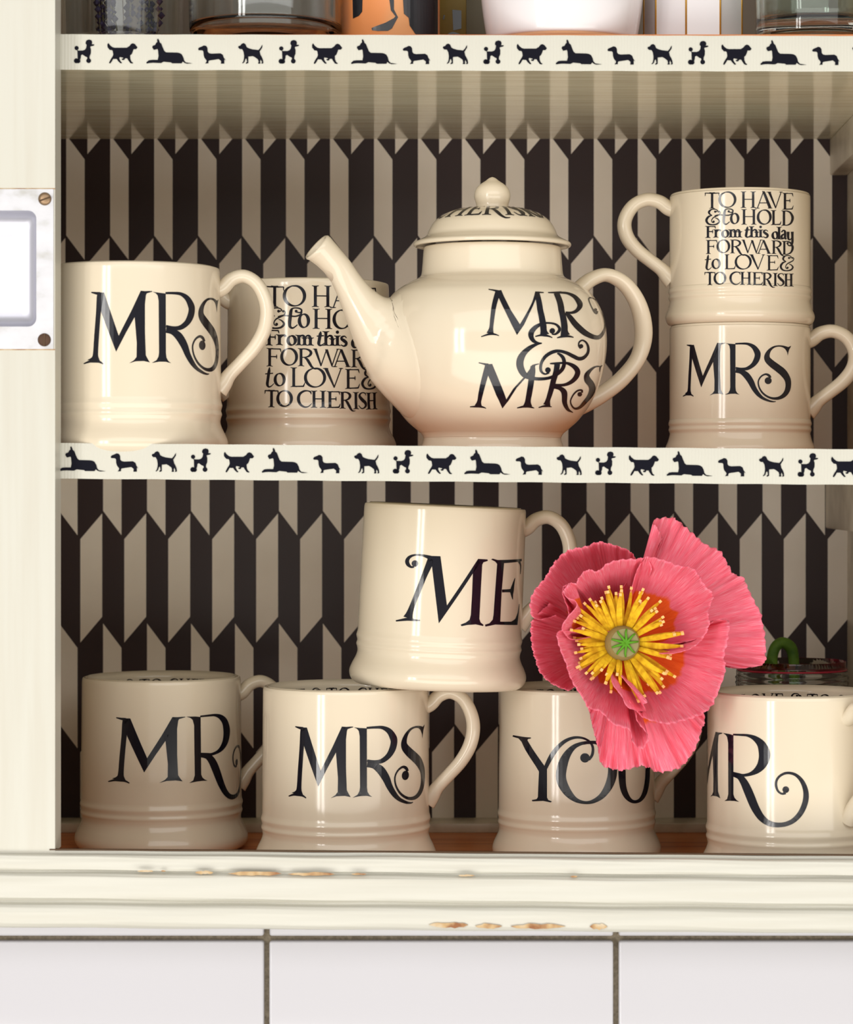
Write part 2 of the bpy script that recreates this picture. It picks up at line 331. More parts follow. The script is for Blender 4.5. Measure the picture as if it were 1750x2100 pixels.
W_POT = [  # MR & MRS on the teapot
    S([(375,110,70),(350,180,62),(320,300,56),(300,450,50),(288,560,50),(275,628,90)]), S([(165,668,10),(230,645,20),(285,632,30),(340,640,18),(385,655,8)]),
    S([(255,80,10),(320,92,18),(370,105,30)]), P([(345,95),(412,90),(440,160),(530,340),(640,515),(605,645),(540,520),(430,290),(378,180)]),
    P([(640,515),(720,380),(790,240),(830,110),(875,120),(825,220),(760,370),(690,520),(605,645)]),
    S([(850,125,60),(870,220,66),(900,380,72),(925,520,78),(935,600,80),(945,645,120)]), S([(830,665,12),(890,650,22),(945,650,30),(1000,662,20),(1040,680,10)]),
    S([(830,115,16),(880,118,18),(935,120,10)]),
    S([(988,120,12),(1080,120,22),(1150,118,26)]), S([(1090,125,70),(1130,240,72),(1160,370,74),(1185,520,78),(1190,600,84),(1200,652,120)]),
    S([(1098,682,10),(1150,668,24),(1210,660,30),(1260,665,22),(1302,675,10)]),
    S([(1140,120,24),(1230,130,30),(1310,170,48),(1365,240,66),(1375,290,62),(1340,345,44),(1280,370,30),(1205,365,20)]),
    S([(1205,370,30),(1250,420,60),(1310,500,70),(1380,570,72),(1460,630,66),(1550,670,56),(1620,672,48),(1665,620,36),(1685,540,14),(1675,430,9),(1640,320,8),(1590,230,8),(1530,185,12),(1490,190,16),(1490,230,12),(1520,300,12),(1560,360,16),(1590,380,16),(1592,350,24)]),
    C(1568,335,20), C(1040,595,34),
    S([(1035,635,14),(1080,635,24),(1120,600,36),(1125,560,34),(1080,515,26),(1000,498,22),(920,505,30),(840,545,50),(785,610,66),(780,670,60),(810,720,44),(860,745,26),(910,748,12)]),
    S([(910,750,10),(850,760,30),(770,800,50),(700,860,66),(655,930,84),(640,1000,88),(655,1070,84),(700,1140,70),(790,1180,46),(900,1190,38),(1010,1175,36),(1100,1130,40),(1160,1070,46),(1185,1000,46),(1175,930,44),(1130,885,30),(1100,875,16)]),
    C(985,1080,34), S([(1000,1110,24),(950,1130,20),(905,1100,30),(895,1040,34),(915,970,36),(970,900,42),(1050,855,42),(1130,845,36),(1220,870,40),(1300,910,46),(1370,940,46),(1430,925,42),(1475,870,34),(1480,800,30),(1455,740,24),(1410,712,20),(1370,735,18),(1362,780,16),(1385,815,16)]),
    C(1392,785,26),
    S([(135,990,10),(200,1005,20),(250,1020,40)]), S([(255,1020,80),(225,1110,70),(190,1240,64),(160,1370,56),(140,1470,50),(130,1525,90)]),
    S([(28,1535,10),(90,1532,22),(135,1530,28),(190,1540,18),(225,1555,8)]), P([(230,1010),(300,1005),(330,1080),(400,1250),(475,1445),(425,1555),(350,1390),(245,1135)]),
    P([(475,1445),(560,1310),(690,1170),(800,1020),(830,1020),(820,1080),(700,1190),(600,1300),(500,1460),(425,1555)]),
    S([(800,1030,50),(795,1100,70),(780,1220,70),(755,1370,68),(740,1470,70),(735,1525,110)]), S([(790,1030,20),(830,1015,16),(875,1003,8)]),
    S([(605,1550,10),(670,1535,24),(735,1530,30),(780,1540,20),(815,1552,8)]),
    S([(1010,1000,14),(1080,998,26),(1160,992,24)]), S([(1100,1005,70),(1085,1100,66),(1050,1230,66),(1010,1370,60),(985,1460,58),(970,1515,90)]),
    S([(868,1545,10),(920,1530,20),(965,1525,28),(1000,1530,18),(1030,1535,8)]),
    S([(1150,992,22),(1230,998,34),(1310,1040,56),(1350,1100,64),(1330,1170,60),(1270,1230,46),(1180,1265,34),(1060,1265,30)]),
    S([(1060,1290,40),(1130,1305,50),(1180,1350,70),(1190,1420,66),(1195,1500,56),(1230,1570,36),(1290,1605,8)]),
    S([(1655,1022,6),(1630,1045,16),(1622,1105,5)]),
    S([(1625,1035,14),(1570,1040,18),(1510,1080,34),(1465,1140,60),(1475,1200,80),(1520,1260,84),(1530,1320,76),(1500,1400,60),(1440,1480,46),(1370,1545,32),(1310,1555,24),(1272,1510,18),(1268,1450,16),(1300,1380,18),(1350,1335,20),(1400,1330,22),(1400,1360,24)]), C(1375,1380,28)]

# ---- book-face alphabet: each glyph in a unit box, thick stems T, hairlines t (drawing units)
def glyph(ch, x0, x1, y0, y1, T=44, t=17):
    w_, h_ = x1-x0, y1-y0
    X = lambda a: x0+a*w_
    Y = lambda a: y0+a*h_
    pr = []
    def st(pts): pr.append(S([(X(a), Y(b), c) for a, b, c in pts]))
    def vstem(cx, a=0, b=1, w=T):       # bracketed stem with serifs
        c = X(cx); pr.append(S([(c, Y(a)+t*.4, w*1.7), (c, Y(a)+t*1.4, w*1.02), (c, Y((a+b)/2), w), (c, Y(b)-t*1.4, w*1.02), (c, Y(b)-t*.4, w*1.7)], 3))
        for yy in (a, b): pr.append(S([(c-w*1.15, Y(yy), t*.5), (c, Y(yy)+(t*.5 if yy == a else -t*.5), t), (c+w*1.15, Y(yy), t*.5)], 3))
    def ser(a, b, vert=False, l=1.0):
        if vert: pr.append(S([(X(a), Y(b)-T*l, t*.4), (X(a), Y(b), t*1.1), (X(a), Y(b)+T*l, t*.4)], 3))
        else: pr.append(S([(X(a)-T*l, Y(b), t*.5), (X(a), Y(b), t), (X(a)+T*l, Y(b), t*.5)], 3))
    def oval(cx, cy, rx, ry, TT=T):
        q = []
        for i in range(13):
            an = -PI/2 + 2*PI*i/12 - 0.25
            q.append((X(cx)+(rx*w_-TT/2)*math.cos(an), Y(cy)+(ry*h_-t/2)*math.sin(an), t+(TT*1.1-t)*abs(math.cos(an+0.25))**1.4))
        pr.append(S(q))
    def dot(a, b, r): pr.append(C(X(a), Y(b), r))
    if ch == 'T':
        vstem(.5); st([(.02,.04,t),(.5,.05,t*1.3),(.98,.04,t)]); st([(.02,.03,t),(.03,.14,t*.9),(.0,.24,t*.3)]); st([(.98,.03,t),(.97,.14,t*.9),(1,.24,t*.3)])
    elif ch == 'O': oval(.5,.5,.5,.5)
    elif ch == 'H': vstem(.18); vstem(.80); st([(.18,.48,t),(.8,.48,t)])
    elif ch == 'A':
        pr.append(P([(X(.40),Y(-.02)),(X(.56),Y(0)),(X(.96),Y(.98)),(X(.78),Y(.98))])); st([(.46,.08,t),(.14,.97,t*1.1)]); st([(.25,.68,t),(.74,.68,t)]); ser(.12,.99); ser(.87,.99)
    elif ch == 'V':
        pr.append(P([(X(.06),Y(.02)),(X(.24),Y(.02)),(X(.60),Y(.98)),(X(.54),Y(1.02))])); st([(.57,.95,t),(.90,.03,t*1.1)]); ser(.13,.01); ser(.90,.01,l=.8)
    elif ch in 'EFL':
        vstem(.24)
        if ch != 'L': st([(.24,.03,t),(.6,.03,t),(.92,.03,t*1.2)]); st([(.9,.02,t*1.3),(.93,.12,t),(.97,.22,t*.3)])
        if ch != 'L': st([(.24,.46,t),(.66,.46,t*1.2)]); ser(.68,.46,True,.8)
        if ch != 'F': st([(.24,.97,t),(.6,.97,t*1.2),(.90,.96,t*1.4)]); st([(.88,.97,t*1.4),(.94,.86,t),(1.0,.74,t*.3)])
    elif ch == 'D': vstem(.18); st([(.18,.03,t),(.45,.03,t*1.3),(.75,.16,T*.8),(.92,.48,T*1.1),(.78,.82,T*.8),(.48,.97,t*1.2),(.18,.97,t)])
    elif ch == 'R':
        vstem(.20); st([(.2,.03,t),(.5,.03,t*1.3),(.74,.12,T*.8),(.82,.26,T),(.70,.42,T*.7),(.45,.50,t),(.2,.50,t)])
        st([(.40,.50,t),(.58,.62,T*.9),(.72,.82,T),(.86,1.02,T*.8),(1.06,1.15,t*1.2),(1.28,1.14,t*.5)])
    elif ch == 'W':
        for k in (0, .42):
            pr.append(P([(X(.03+k),Y(.02)),(X(.14+k),Y(.02)),(X(.33+k),Y(.96)),(X(.28+k),Y(1.0))])); st([(.30+k,.95,t),(.51+k,.03,t)])
        ser(.07,.01,l=.8); ser(.95,.01,l=.6)
    elif ch == 'C': st([(.94,.24,t*.4),(.90,.10,t*1.5),(.72,.03,t*1.1),(.45,.05,t*1.8),(.18,.22,T*.9),(.09,.50,T*1.1),(.20,.80,T*.9),(.48,.97,t*1.6),(.75,.94,t),(.98,.76,t*.5)])
    elif ch == 'S':
        st([(.86,.20,t*.5),(.80,.07,t),(.52,.02,t),(.24,.10,T*.6),(.20,.26,T),(.48,.46,T*1.2),(.80,.64,T*1.1),(.84,.82,T*.8),(.58,.97,t*1.2),(.28,.95,t),(.06,.78,t*.6)])
    elif ch == 'I': vstem(.5)
    elif ch == '&':
        dot(.66,.16,t*1.3); st([(.70,.18,t),(.82,.10,t*1.1),(.68,.01,t),(.42,.02,t*1.4),(.25,.16,T*.9),(.28,.30,T*.7),(.46,.40,t*.6)])
        st([(.46,.40,t*.6),(.22,.48,T*.8),(.07,.70,T),(.18,.92,T*.8),(.45,1.0,t*1.4),(.78,.95,t*1.8),(.94,.78,T*.7),(.82,.62,t*1.3),(.66,.56,t*.7)])
        dot(.56,.80,t*1.3); st([(.58,.86,t),(.46,.84,t),(.42,.72,t),(.52,.56,t*1.2),(.74,.44,t*1.4),(.94,.34,t*1.2),(1.0,.20,t),(.92,.12,t)]); dot(.90,.16,t*1.1)
    elif ch == 't': st([(.48,.0,t*.6),(.42,.2,T),(.30,.60,T),(.24,.86,T),(.40,.98,T*.6),(.66,.94,t),(.95,.80,t*.6)]); st([(.0,.34,t),(.85,.30,t*1.1)])
    elif ch == 'o': oval(.5,.5,.5,.5)
    elif ch == 'r': vstem(.30); st([(.34,.40,t),(.58,.12,t*1.2),(.80,.06,t*1.8),(.90,.20,T*.7)])
    elif ch == 'm':
        vstem(.14); vstem(.50,.25,1); vstem(.86,.25,1); st([(.16,.28,t),(.30,.06,t*1.4),(.44,.10,T*.8),(.50,.34,T)]); st([(.52,.28,t),(.66,.06,t*1.4),(.80,.10,T*.8),(.86,.34,T)])
    elif ch == 'h': vstem(.26); vstem(.78,.5,1); st([(.28,.52,t),(.50,.32,t*1.4),(.70,.34,T*.8),(.78,.54,T)])
    elif ch == 'i': vstem(.5,.30,1,T); dot(.5,.05,T*.55)
    elif ch == 's': st([(.84,.20,t*.8),(.60,.04,t),(.28,.12,T*.7),(.24,.30,T*.9),(.55,.48,T*1.1),(.80,.66,T),(.74,.88,T*.8),(.46,.98,t*1.2),(.14,.84,t*.8)])
    elif ch == 'd': oval(.38,.68,.40,.32); vstem(.82)
    elif ch == 'a': st([(.18,.24,T*.6),(.40,.04,t*1.4),(.66,.08,T*.8),(.74,.28,T),(.74,.80,T),(.82,.97,T*.7),(1.0,.92,t*.6)]); st([(.72,.42,t),(.36,.52,T*.7),(.18,.74,T),(.34,.95,T*.7),(.70,.80,t)])
    elif ch == 'y':
        st([(.20,.02,T*1.2),(.20,.36,T),(.30,.54,T*.8),(.52,.56,t*1.2),(.74,.44,t)]); st([(.82,.02,T*1.2),(.84,.30,T),(.84,.72,T),(.70,.94,T*.7),(.34,.98,t*1.3),(.10,.88,t)]); dot(.12,.82,t*1.2)
    return pr
ADV = dict(T=.85, O=1.05, H=1.0, A=1.0, V=.95, E=.68, F=.66, L=.68, D=.9, R=.85, W=1.35, C=.85, S=.60, I=.36)
ADV['&'] = .95; ADV[' '] = .36
def line_of(text, h, T=.15, t=.06):
    pr = []; x = 0
    for ch in text:
        a = ADV[ch]*h
        if ch != ' ': pr += glyph(ch, x, x+a*.94, 0, h, T*h, t*h)
        x += a*1.02
    return pr, x
def block():
    pr = []
    rows = [('T',55,315,85,372),('O',298,618,68,360),('H',695,975,70,360),('A',955,1262,66,370),('V',1165,1445,76,368),('E',1440,1640,95,393),
            ('&',65,330,385,665),('o',505,672,455,652),('H',705,988,388,660),('O',985,1250,392,662),('L',1240,1420,405,668),('D',1432,1642,412,680)]
    for g in rows: pr.extend(glyph(*g, T=42, t=15))
    pr.extend([S([(470,430,14),(500,440,16),(545,440,22),(555,405,24),(510,382,20),(440,385,18),(412,420,40),(400,500,46),(392,590,44),(400,640,36),(440,655,20),(500,610,14)]), C(482,425,20),
               S([(230,505,14),(300,488,20),(380,490,18),(470,495,20),(540,470,22),(560,430,20)])])
    low = [('F',65,255,690,900),('r',210,350,750,892),('o',350,492,755,897),('m',488,708,750,890),('t',765,880,696,892),('h',845,1020,695,890),('i',1020,1085,695,890),
           ('s',1085,1200,755,900),('d',1250,1412,705,925),('a',1405,1520,762,922),('y',1520,1640,785,1045)]
    for g in low: pr.extend(glyph(*g, T=42, t=16))
    o = 875
    for g in [('F',65,285,65,312),('O',265,507,55,297),('R',505,725,58,300),('W',715,1078,62,302),('A',980,1235,66,306),('R',1250,1445,72,312),('D',1440,1642,82,325),
              ('t',55,185,325,600),('o',175,337,400,582),('L',400,605,322,587),('O',590,892,320,592),('V',850,1130,326,592),('E',1150,1375,338,608),('&',1395,1645,342,615),
              ('T',50,240,637,870),('O',212,437,635,862),('C',495,700,632,866),('H',690,890,637,866),('E',900,1092,642,870),('R',1085,1262,650,878),('I',1270,1360,657,888),('S',1345,1482,660,886),('H',1480,1630,668,895)]:
        pr.extend(glyph(g[0], g[1], g[2], g[3]+o, g[4]+o, T=38, t=14))
    return pr

# ---- back-projection of traced artwork onto a surface of revolution
def unroll(rfun, centre, rotm, px, py):
    """frame point -> (theta, height) on the revolved surface whose base centre is `centre` (units: x, d, z)"""
    O = rotm.transposed() @ (Vector((0, -D, 0))-Vector(centre)); Q = rotm.transposed() @ (Vector((px-CX, 0, CY-py))-Vector(centre))
    dr = (Q-O); h = 150.0; th = 0
    for _ in range(14):
        r = rfun(h); a = dr.x**2+dr.y**2; b = 2*(O.x*dr.x+O.y*dr.y); c = O.x**2+O.y**2-r*r
        k = (-b-math.sqrt(max(0.0, b*b-4*a*c)))/(2*a); p = O+dr*k
        h = 0.5*h+0.5*p.z if _ else p.z; th = math.atan2(p.x, -p.y)
    return th, h
def to_flat(prims, ox, oy, sc_, rfun, centre, rotm, Rref):
    out = []
    for vs, fs in tess(prims):
        fl = []
        for x, y in vs:
            th, h = unroll(rfun, centre, rotm, ox+x/sc_, oy+y/sc_); fl.append((th*Rref, h))
        out.append((fl, fs))
    return out
def shift(flat, s, du, dv, u0=0, v0=0):
    return [([(u0+(u-u0)*s+du, v0+(v-v0)*s+dv) for u, v in vs], fs) for vs, fs in flat]
def bounds(flat):
    us = [u for vs, _ in flat for u, v in vs]; hs = [v for vs, _ in flat for u, v in vs]
    return min(us), max(us), min(hs), max(hs)
def decal(name, flat, fn, parent, m, ustep=9, vstep=None):
    """flat artwork cut into narrow columns and wrapped on by fn(u, v) -> point in units"""
    bm = bmesh.new()
    for vs, fs in flat:
        bv = [bm.verts.new((u, v, 0)) for u, v in vs]
        for f in fs:
            if len(set(f)) > 2:
                try: bm.faces.new([bv[i] for i in f])
                except ValueError: pass
    u0, u1, v0, v1 = bounds(flat)
    k = math.ceil(u0/ustep)
    while k*ustep < u1:
        bmesh.ops.bisect_plane(bm, geom=bm.verts[:]+bm.edges[:]+bm.faces[:], plane_co=(k*ustep, 0, 0), plane_no=(1, 0, 0)); k += 1
    if vstep:
        k = math.ceil(v0/vstep)
        while k*vstep < v1:
            bmesh.ops.bisect_plane(bm, geom=bm.verts[:]+bm.edges[:]+bm.faces[:], plane_co=(0, k*vstep, 0), plane_no=(0, 1, 0)); k += 1
    bmesh.ops.triangulate(bm, faces=bm.faces[:])
    for v in bm.verts: v.co = Vector(fn(v.co.x, v.co.y))*U
    bmesh.ops.delete(bm, geom=[v for v in bm.verts if not v.link_faces], context='VERTS')
    # face outwards
    for f in bm.faces: f.normal_update()
    ref = parent_ref
    for f in bm.faces:
        c = f.calc_center_median()
        if f.normal.dot(ref(c)) < 0: f.normal_flip()
    return from_bm(name, bm, m, parent)
parent_ref = lambda c: Vector((c.x, c.y, 0))

# ---------------------------------------------------------------- setting: tiled wall, cupboard
SB = D/(D+1100.0)
wall = link('wall_front', [V3(-2600, 26, -905), V3(2400, 26, -905), V3(2400, 26, -2600), V3(-2600, 26, -2600)], [(0, 3, 2, 1)], M_grout, None, False)
tag(wall, 'white glazed tile wall with grey-brown grout below the cupboard', kind='structure')
rng = random.Random(3)
xs = [-2344, -1626, -908, -190+0, 528, 1246, 1964]
gx = [546-CX-718*2, 546-CX-718, 546-CX, 1264-CX, 1264-CX+718, 1264-CX+1436]   # grout centre lines
for i in range(len(gx)-1):
    for (z0, z1) in ((-921, -760), (-1650, -931.5), (-2372, -1661)):
        a = (gx[i]+5.5+rng.uniform(-.5, .5), 6+rng.uniform(-1, 1), z0); b = (gx[i+1]-5.5, 40, z1)
        t_ = box_obj('tile', a, b, M_tile, None, 5, 3); t_.parent = wall; 
cab = thing('wall_cupboard', V3(0, 0, -835), 'old cream-painted open kitchen cupboard lined with black and cream geometric wallpaper', 'cupboard')
def cpart(name, a, b, m, bev=0, label=None):
    o = box_obj(name, a, b, m, cab, bev)
    if label: o['label'] = label
    return o
def wallpanel(name, z0, z1, m, label):
    o = link(name, [V3(-1150, 1100, z0), V3(850, 1100, z0), V3(850, 1100, z1), V3(-1150, 1100, z1),
                    V3(-1150, 1130, z0), V3(850, 1130, z0), V3(850, 1130, z1), V3(-1150, 1130, z1)],
             [(0, 1, 2, 3), (4, 7, 6, 5), (0, 4, 5, 1), (3, 2, 6, 7), (1, 5, 6, 2), (0, 3, 7, 4)], m, None, False)
    # object origin on the optical axis at lens height so the print is laid out from there
    for v in o.data.vertices: v.co -= Vector((0, 1100*U, ZO))
    o.location = Vector((0, 1100*U, ZO)) - cab.location; o.parent = cab; o['label'] = label
    return o
wallpanel('back_panel', 45, 858, M_wall_up, 'wallpapered back of the middle compartment')
wallpanel('back_panel', -850, 45, M_wall_lo, 'wallpapered back of the bottom compartment')
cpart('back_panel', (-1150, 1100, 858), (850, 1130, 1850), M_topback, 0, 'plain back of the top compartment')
cpart('side_panel', (-1190, 0, -870), (-1150, 1130, 1850), M_side)
cpart('side_panel', (850, 0, -870), (890, 1130, 1850), M_side)
cpart('stile', (862, -2, -740), (1500, 70, 1890), M_stile, 4, 'cream painted upright at the right side')
cpart('top_panel', (-1190, 0, 1850), (890, 1130, 1890), M_side)
cpart('base_board', (-1150, -40, -870), (850, 1100, -835), M_wood, 0, 'orange-brown bare wooden base board')
# shelves: painted underside, bare wooden top
cpart('shelf', (-1150, 4, 866), (850, 1100, 930), M_wood, 0, 'bare wooden top of the upper shelf')
cpart('shelf_underside', (-1150, 4, 858), (850, 1100, 866), M_under, 0, 'glossy brush-marked olive cream underside')
cpart('shelf', (-1150, 4, 28), (850, 1100, 68), M_wood, 0, 'bare wooden middle shelf')
cpart('shelf_underside', (-1150, 4, 20), (850, 1100, 28), M_under)
cpart('batten', (807, 60, 768), (850, 1100, 858), M_side, 4, 'painted batten under the upper shelf')
cpart('batten', (796, 60, -100), (850, 1100, 20), M_side, 4, 'painted batten under the middle shelf')
cpart('skirting', (-1150, 985, -835), (850, 1100, -812), M_side, 3, 'cream strip along the back of the base board')
# door at the left with its finger pull
DD = -70.0; KD = (D+DD)/D
def V3d(x, d, z): return V3(x*KD, d+DD, z*KD)
door = cpart('door', (-1500, DD, -746*KD), ((113-CX)*KD, 2, 1900), M_stile, 4, 'cream painted door edge at the left')
def dpart(name, o, label=None):
    o.parent = door; o.location = o.location - door.location - cab.location
    if label: o['label'] = label
    return o
def plate():
    # plate with rounded rectangular hole and a drawn cup behind it
    x0, x1, z0, z1 = -190-CX, 110-CX, 1000-716, 1000-388
    hx0, hx1, hz0, hz1, r = -140-CX, 75-CX, 1000-670, 1000-432, 17
    bm = bmesh.new(); hole = []
    for cx_, cz_, a0 in ((hx1-r, hz1-r, 0), (hx0+r, hz1-r, 90), (hx0+r, hz0+r, 180), (hx1-r, hz0+r, 270)):
        for k in range(7):
            a = math.radians(a0+k*15); hole.append((cx_+r*math.cos(a), cz_+r*math.sin(a)))
    outer = [(x1, z1), (x0, z1), (x0, z0), (x1, z0)]
    y = -3.0
    H = [bm.verts.new(V3d(a, y, b)) for a, b in hole]; O_ = [bm.verts.new(V3d(a, y, b)) for a, b in outer]
    for q in range(4):
        seg = H[q*7:(q+1)*7]
        for k in range(6): bm.faces.new((O_[q], seg[k+1], seg[k]))
        bm.faces.new((O_[q], O_[(q+1) % 4], H[((q+1)*7) % 28], seg[6]))
    OB = [bm.verts.new(V3d(a, 0.5, b)) for a, b in outer]
    for q in range(4): bm.faces.new((O_[q], OB[q], OB[(q+1) % 4], O_[(q+1) % 4]))
    bmesh.ops.recalc_face_normals(bm, faces=bm.faces[:])
    p = from_bm('finger_pull_plate', bm, M_alu); dpart('', p, 'aluminium recessed finger pull plate')
    # cup
    vs, fs = [], []; cxm, czm = (hx0+hx1)/2, (hz0+hz1)/2
    rings = [(0, -3.2), (-0.8, -1.5), (-1.5, 6), (-3, 22), (-7, 34), (-14, 42), (-26, 46), (-50, 48)]
    for ins, dd in rings:
        for a, b in hole:
            fx = (a-cxm)/((hx1-hx0)/2); fz = (b-czm)/((hz1-hz0)/2)
            vs.append(V3d(a+ins*fx, dd, b+ins*fz))
    n = 28
    for j in range(len(rings)-1):
        for k in range(n): l = (k+1) % n; fs.append((j*n+k, j*n+l, (j+1)*n+l, (j+1)*n+k))
    fs.append(tuple((len(rings)-1)*n+k for k in range(n)))
    c = link('finger_pull_cup', vs, fs, M_cup, None, True); dpart('', c, 'smooth aluminium cup of the finger pull')
    # screws: dome with a slot
    for (px, py, m_, ang, lab) in ((92, 408, M_screw, 20, 'bright slotted brass screw'), (91, 697, M_rust, 88, 'dark rusted slotted screw')):
        vs, fs = lathe([(13, 0), (13.2, 1.5), (11.5, 3.4), (7, 4.8), (0.01, 5.2)], 28, True, False)
        bm = bmesh.new(); bvs = [bm.verts.new(v) for v in vs]
        for f in fs: bm.faces.new([bvs[i] for i in f])
        bmesh.ops.rotate(bm, verts=bm.verts, cent=(0, 0, 0), matrix=Matrix.Rotation(PI/2, 3, 'X'))
        s = from_bm('screw', bm, m_, None, True); s.location = W(px, py, DD-3); dpart('', s, lab)
        bm = bmesh.new(); bmesh.ops.create_cube(bm, size=1)
        for v in bm.verts: v.co = Vector((v.co.x*25, v.co.y*2, v.co.z*3.0))*U
        bmesh.ops.rotate(bm, verts=bm.verts, cent=(0, 0, 0), matrix=Matrix.Rotation(math.radians(-ang), 3, 'Y'))
        g = from_bm('screw_slot', bm, M_grime); g.location = W(px, py, DD-8.0); dpart('', g)
# cut the door behind the cup: rebuild door as a frame around the recess
def door_frame():
    me = door.data; bm = bmesh.new()
    x0, x1, z0, z1 = -1500, 113-CX, -746, 1900
    hx0, hx1, hz0, hz1 = -150-CX, 82-CX, 1000-678, 1000-424
    def bx(a, b):
        A = V3d(*a); B = V3d(*b); r = bmesh.ops.create_cube(bm, size=1)['verts']
        for v in r: v.co = Vector(((A.x+B.x)/2+v.co.x*(B.x-A.x), (A.y+B.y)/2+v.co.y*(B.y-A.y), (A.z+B.z)/2+v.co.z*(B.z-A.z)))
    bx((x0, 0, z0), (x1, 72, hz0)); bx((x0, 0, hz1), (x1, 72, z1)); bx((x0, 0, hz0), (hx0, 72, hz1)); bx((hx1, 0, hz0), (x1, 72, hz1)); bx((hx0, 56, hz0), (hx1, 72, hz1))
    off = door.location + cab.location
    for v in bm.verts: v.co -= off
    bm.to_mesh(me); bm.free()
door_frame(); plate()
# plate surround joint lines (filler strips above and below the plate)
for py in (387, 717):
    o = box_obj('joint_line', ((-190-CX)*KD, DD-0.8, (1000-py-1.0)*KD), ((113-CX)*KD, DD+1, (1000-py+1.0)*KD), M_chip); dpart('', o)
# moulded ledge across the front, hanging a touch lower to the right
def ledge():
    prof = [(-46+62, -760), (-46+62, -747), (-6, -746), (-8, -750), (-10, -752.5), (-22, -753), (-27, -757), (-28, -764), (-28, -779), (-26, -784), (-22, -787),
            (-26, -789), (-36, -790), (-42, -794), (-44, -800), (-44, -834), (-42, -840), (-36, -844), (-33, -847), (-38, -850), (-48, -852), (-54, -858), (-56, -868),
            (-56, -886), (-52, -894), (-44, -899), (-30, -900), (10, -900), (10, -762)]
    prof = catmull([(a-62 if a != 10 else a, b*0.984) for a, b in prof], 3, True)
    vs, fs = [], []; n = len(prof); xsn = 60
    for i in range(xsn+1):
        x = -1700+3300*i/xsn; dz = -(x+917)*0.0072
        for (a, b) in prof: vs.append(V3(x, a+0.8*math.sin(x*.013+b), b+dz+0.6*math.sin(x*.021)))
    for i in range(xsn):
        for k in range(n): l = (k+1) % n; fs.append((i*n+k, i*n+l, (i+1)*n+l, (i+1)*n+k))
    fs.append(tuple(range(n-1, -1, -1))); fs.append(tuple(xsn*n+k for k in range(n)))
    o = link('ledge_moulding', vs, fs, M_ledge, None, True); o.data.transform(Matrix.Translation(-cab.location)); o.parent = cab
    o['label'] = 'chipped cream moulded ledge under the base board'
    bm = bmesh.new(); bm.from_mesh(o.data); bmesh.ops.recalc_face_normals(bm, faces=bm.faces[:]); bm.to_mesh(o.data); bm.free()
    return o
LG = ledge()
def chip(px0, px1, py0, py1, d, m=M_chip, seed=0):
    r = random.Random(seed); n = 9; top, bot = [], []
    for i in range(n+1):
        f = i/n; x = px0+(px1-px0)*f; e = math.sin(PI*f)**.5
        top.append((x, py0+(py1-py0)*.5-(py1-py0)*.5*e*r.uniform(.5, 1))); bot.append((x, py0+(py1-py0)*.5+(py1-py0)*.5*e*r.uniform(.5, 1)))
    pts = top+bot[::-1]
    vs = [W(a, b, d) for a, b in pts]+[W(a, b, d+6) for a, b in pts]; N_ = len(pts)
    fs = [tuple(range(N_))]+[(i, (i+1) % N_, N_+(i+1) % N_, N_+i) for i in range(N_)]
    o = link('paint_chip', vs, fs, m, None, False); o.data.transform(Matrix.Translation(-LG.matrix_world.translation-cab.location)); o.parent = LG
for i, c in enumerate([(281,315,1784,1789,-108),(400,438,1785,1794,-108),(467,578,1786,1797,-108),(590,688,1788,1797,-108),(720,752,1790,1795,-108),(940,975,1793,1798,-108),(1170,1185,1795,1800,-108),
                       (880,960,1889,1905,-122),(975,1030,1893,1906,-122),(1048,1160,1893,1907,-122),(1210,1246,1893,1908,-122),(222,272,1895,1899,-112),(330,340,1784,1788,-104)]): chip(*c, seed=i)
# thin dark seam where the base board meets the ledge
o = box_obj('seam', (-917, -9.5, -1.2), (860, 2, 1.2), M_grime); o.location = V3(-28, -66, -739.0); o.rotation_euler = (0, math.radians(0.41), 0)
o.location -= cab.location; o.parent = cab

# ---------------------------------------------------------------- ribbons with dogs
POODLE = [P([(410,120),(430,88),(480,72),(530,85),(550,120),(548,160),(535,178),(595,180),(603,192),(580,208),(515,222),(505,240),(522,290),(520,380),(495,440),(490,500),(445,500),(440,465),(400,450),(335,405),(300,420),(295,480),(280,520),(235,520),(228,480),(222,330),(228,320),(340,320),(390,300),(418,260),(430,190),(405,160)]),
          C(203,262,46), S([(212,298,12),(222,320,12),(240,345,12)]), C(198,548,54), C(238,552,50), C(473,545,52)]
SETTER = [P([(905,140),(945,195),(1000,238),(1050,250),(1320,248),(1380,210),(1420,160),(1460,148),(1500,165),(1560,240),(1530,278),(1470,280),(1455,330),(1430,390),(1395,420),(1400,500),(1425,560),(1465,590),(1440,602),(1400,590),(1355,530),(1330,485),(1280,485),(1265,520),(1225,525),(1205,505),(1215,490),(1240,495),(1240,470),(1160,455),(1150,490),(1180,550),(1215,590),(1180,597),(1130,550),(1095,500),(1015,498),(980,560),(950,600),(925,595),(930,570),(960,510),(1005,440),(1018,400),(1005,320),(985,300),(940,298),(890,240),(885,180)])]
DANE = [P([(325,50),(345,85),(355,120),(385,145),(410,210),(440,280),(475,310),(680,314),(730,322),(770,345),(800,400),(815,460),(850,500),(980,517),(870,522),(830,510),(790,480),(770,515),(590,515),(570,498),(430,485),(380,510),(240,505),(180,508),(110,520),(105,500),(150,460),(210,452),(320,452),(335,380),(325,270),(315,245),(245,262),(215,215),(225,185),(270,170),(290,130),(312,115),(308,65)])]
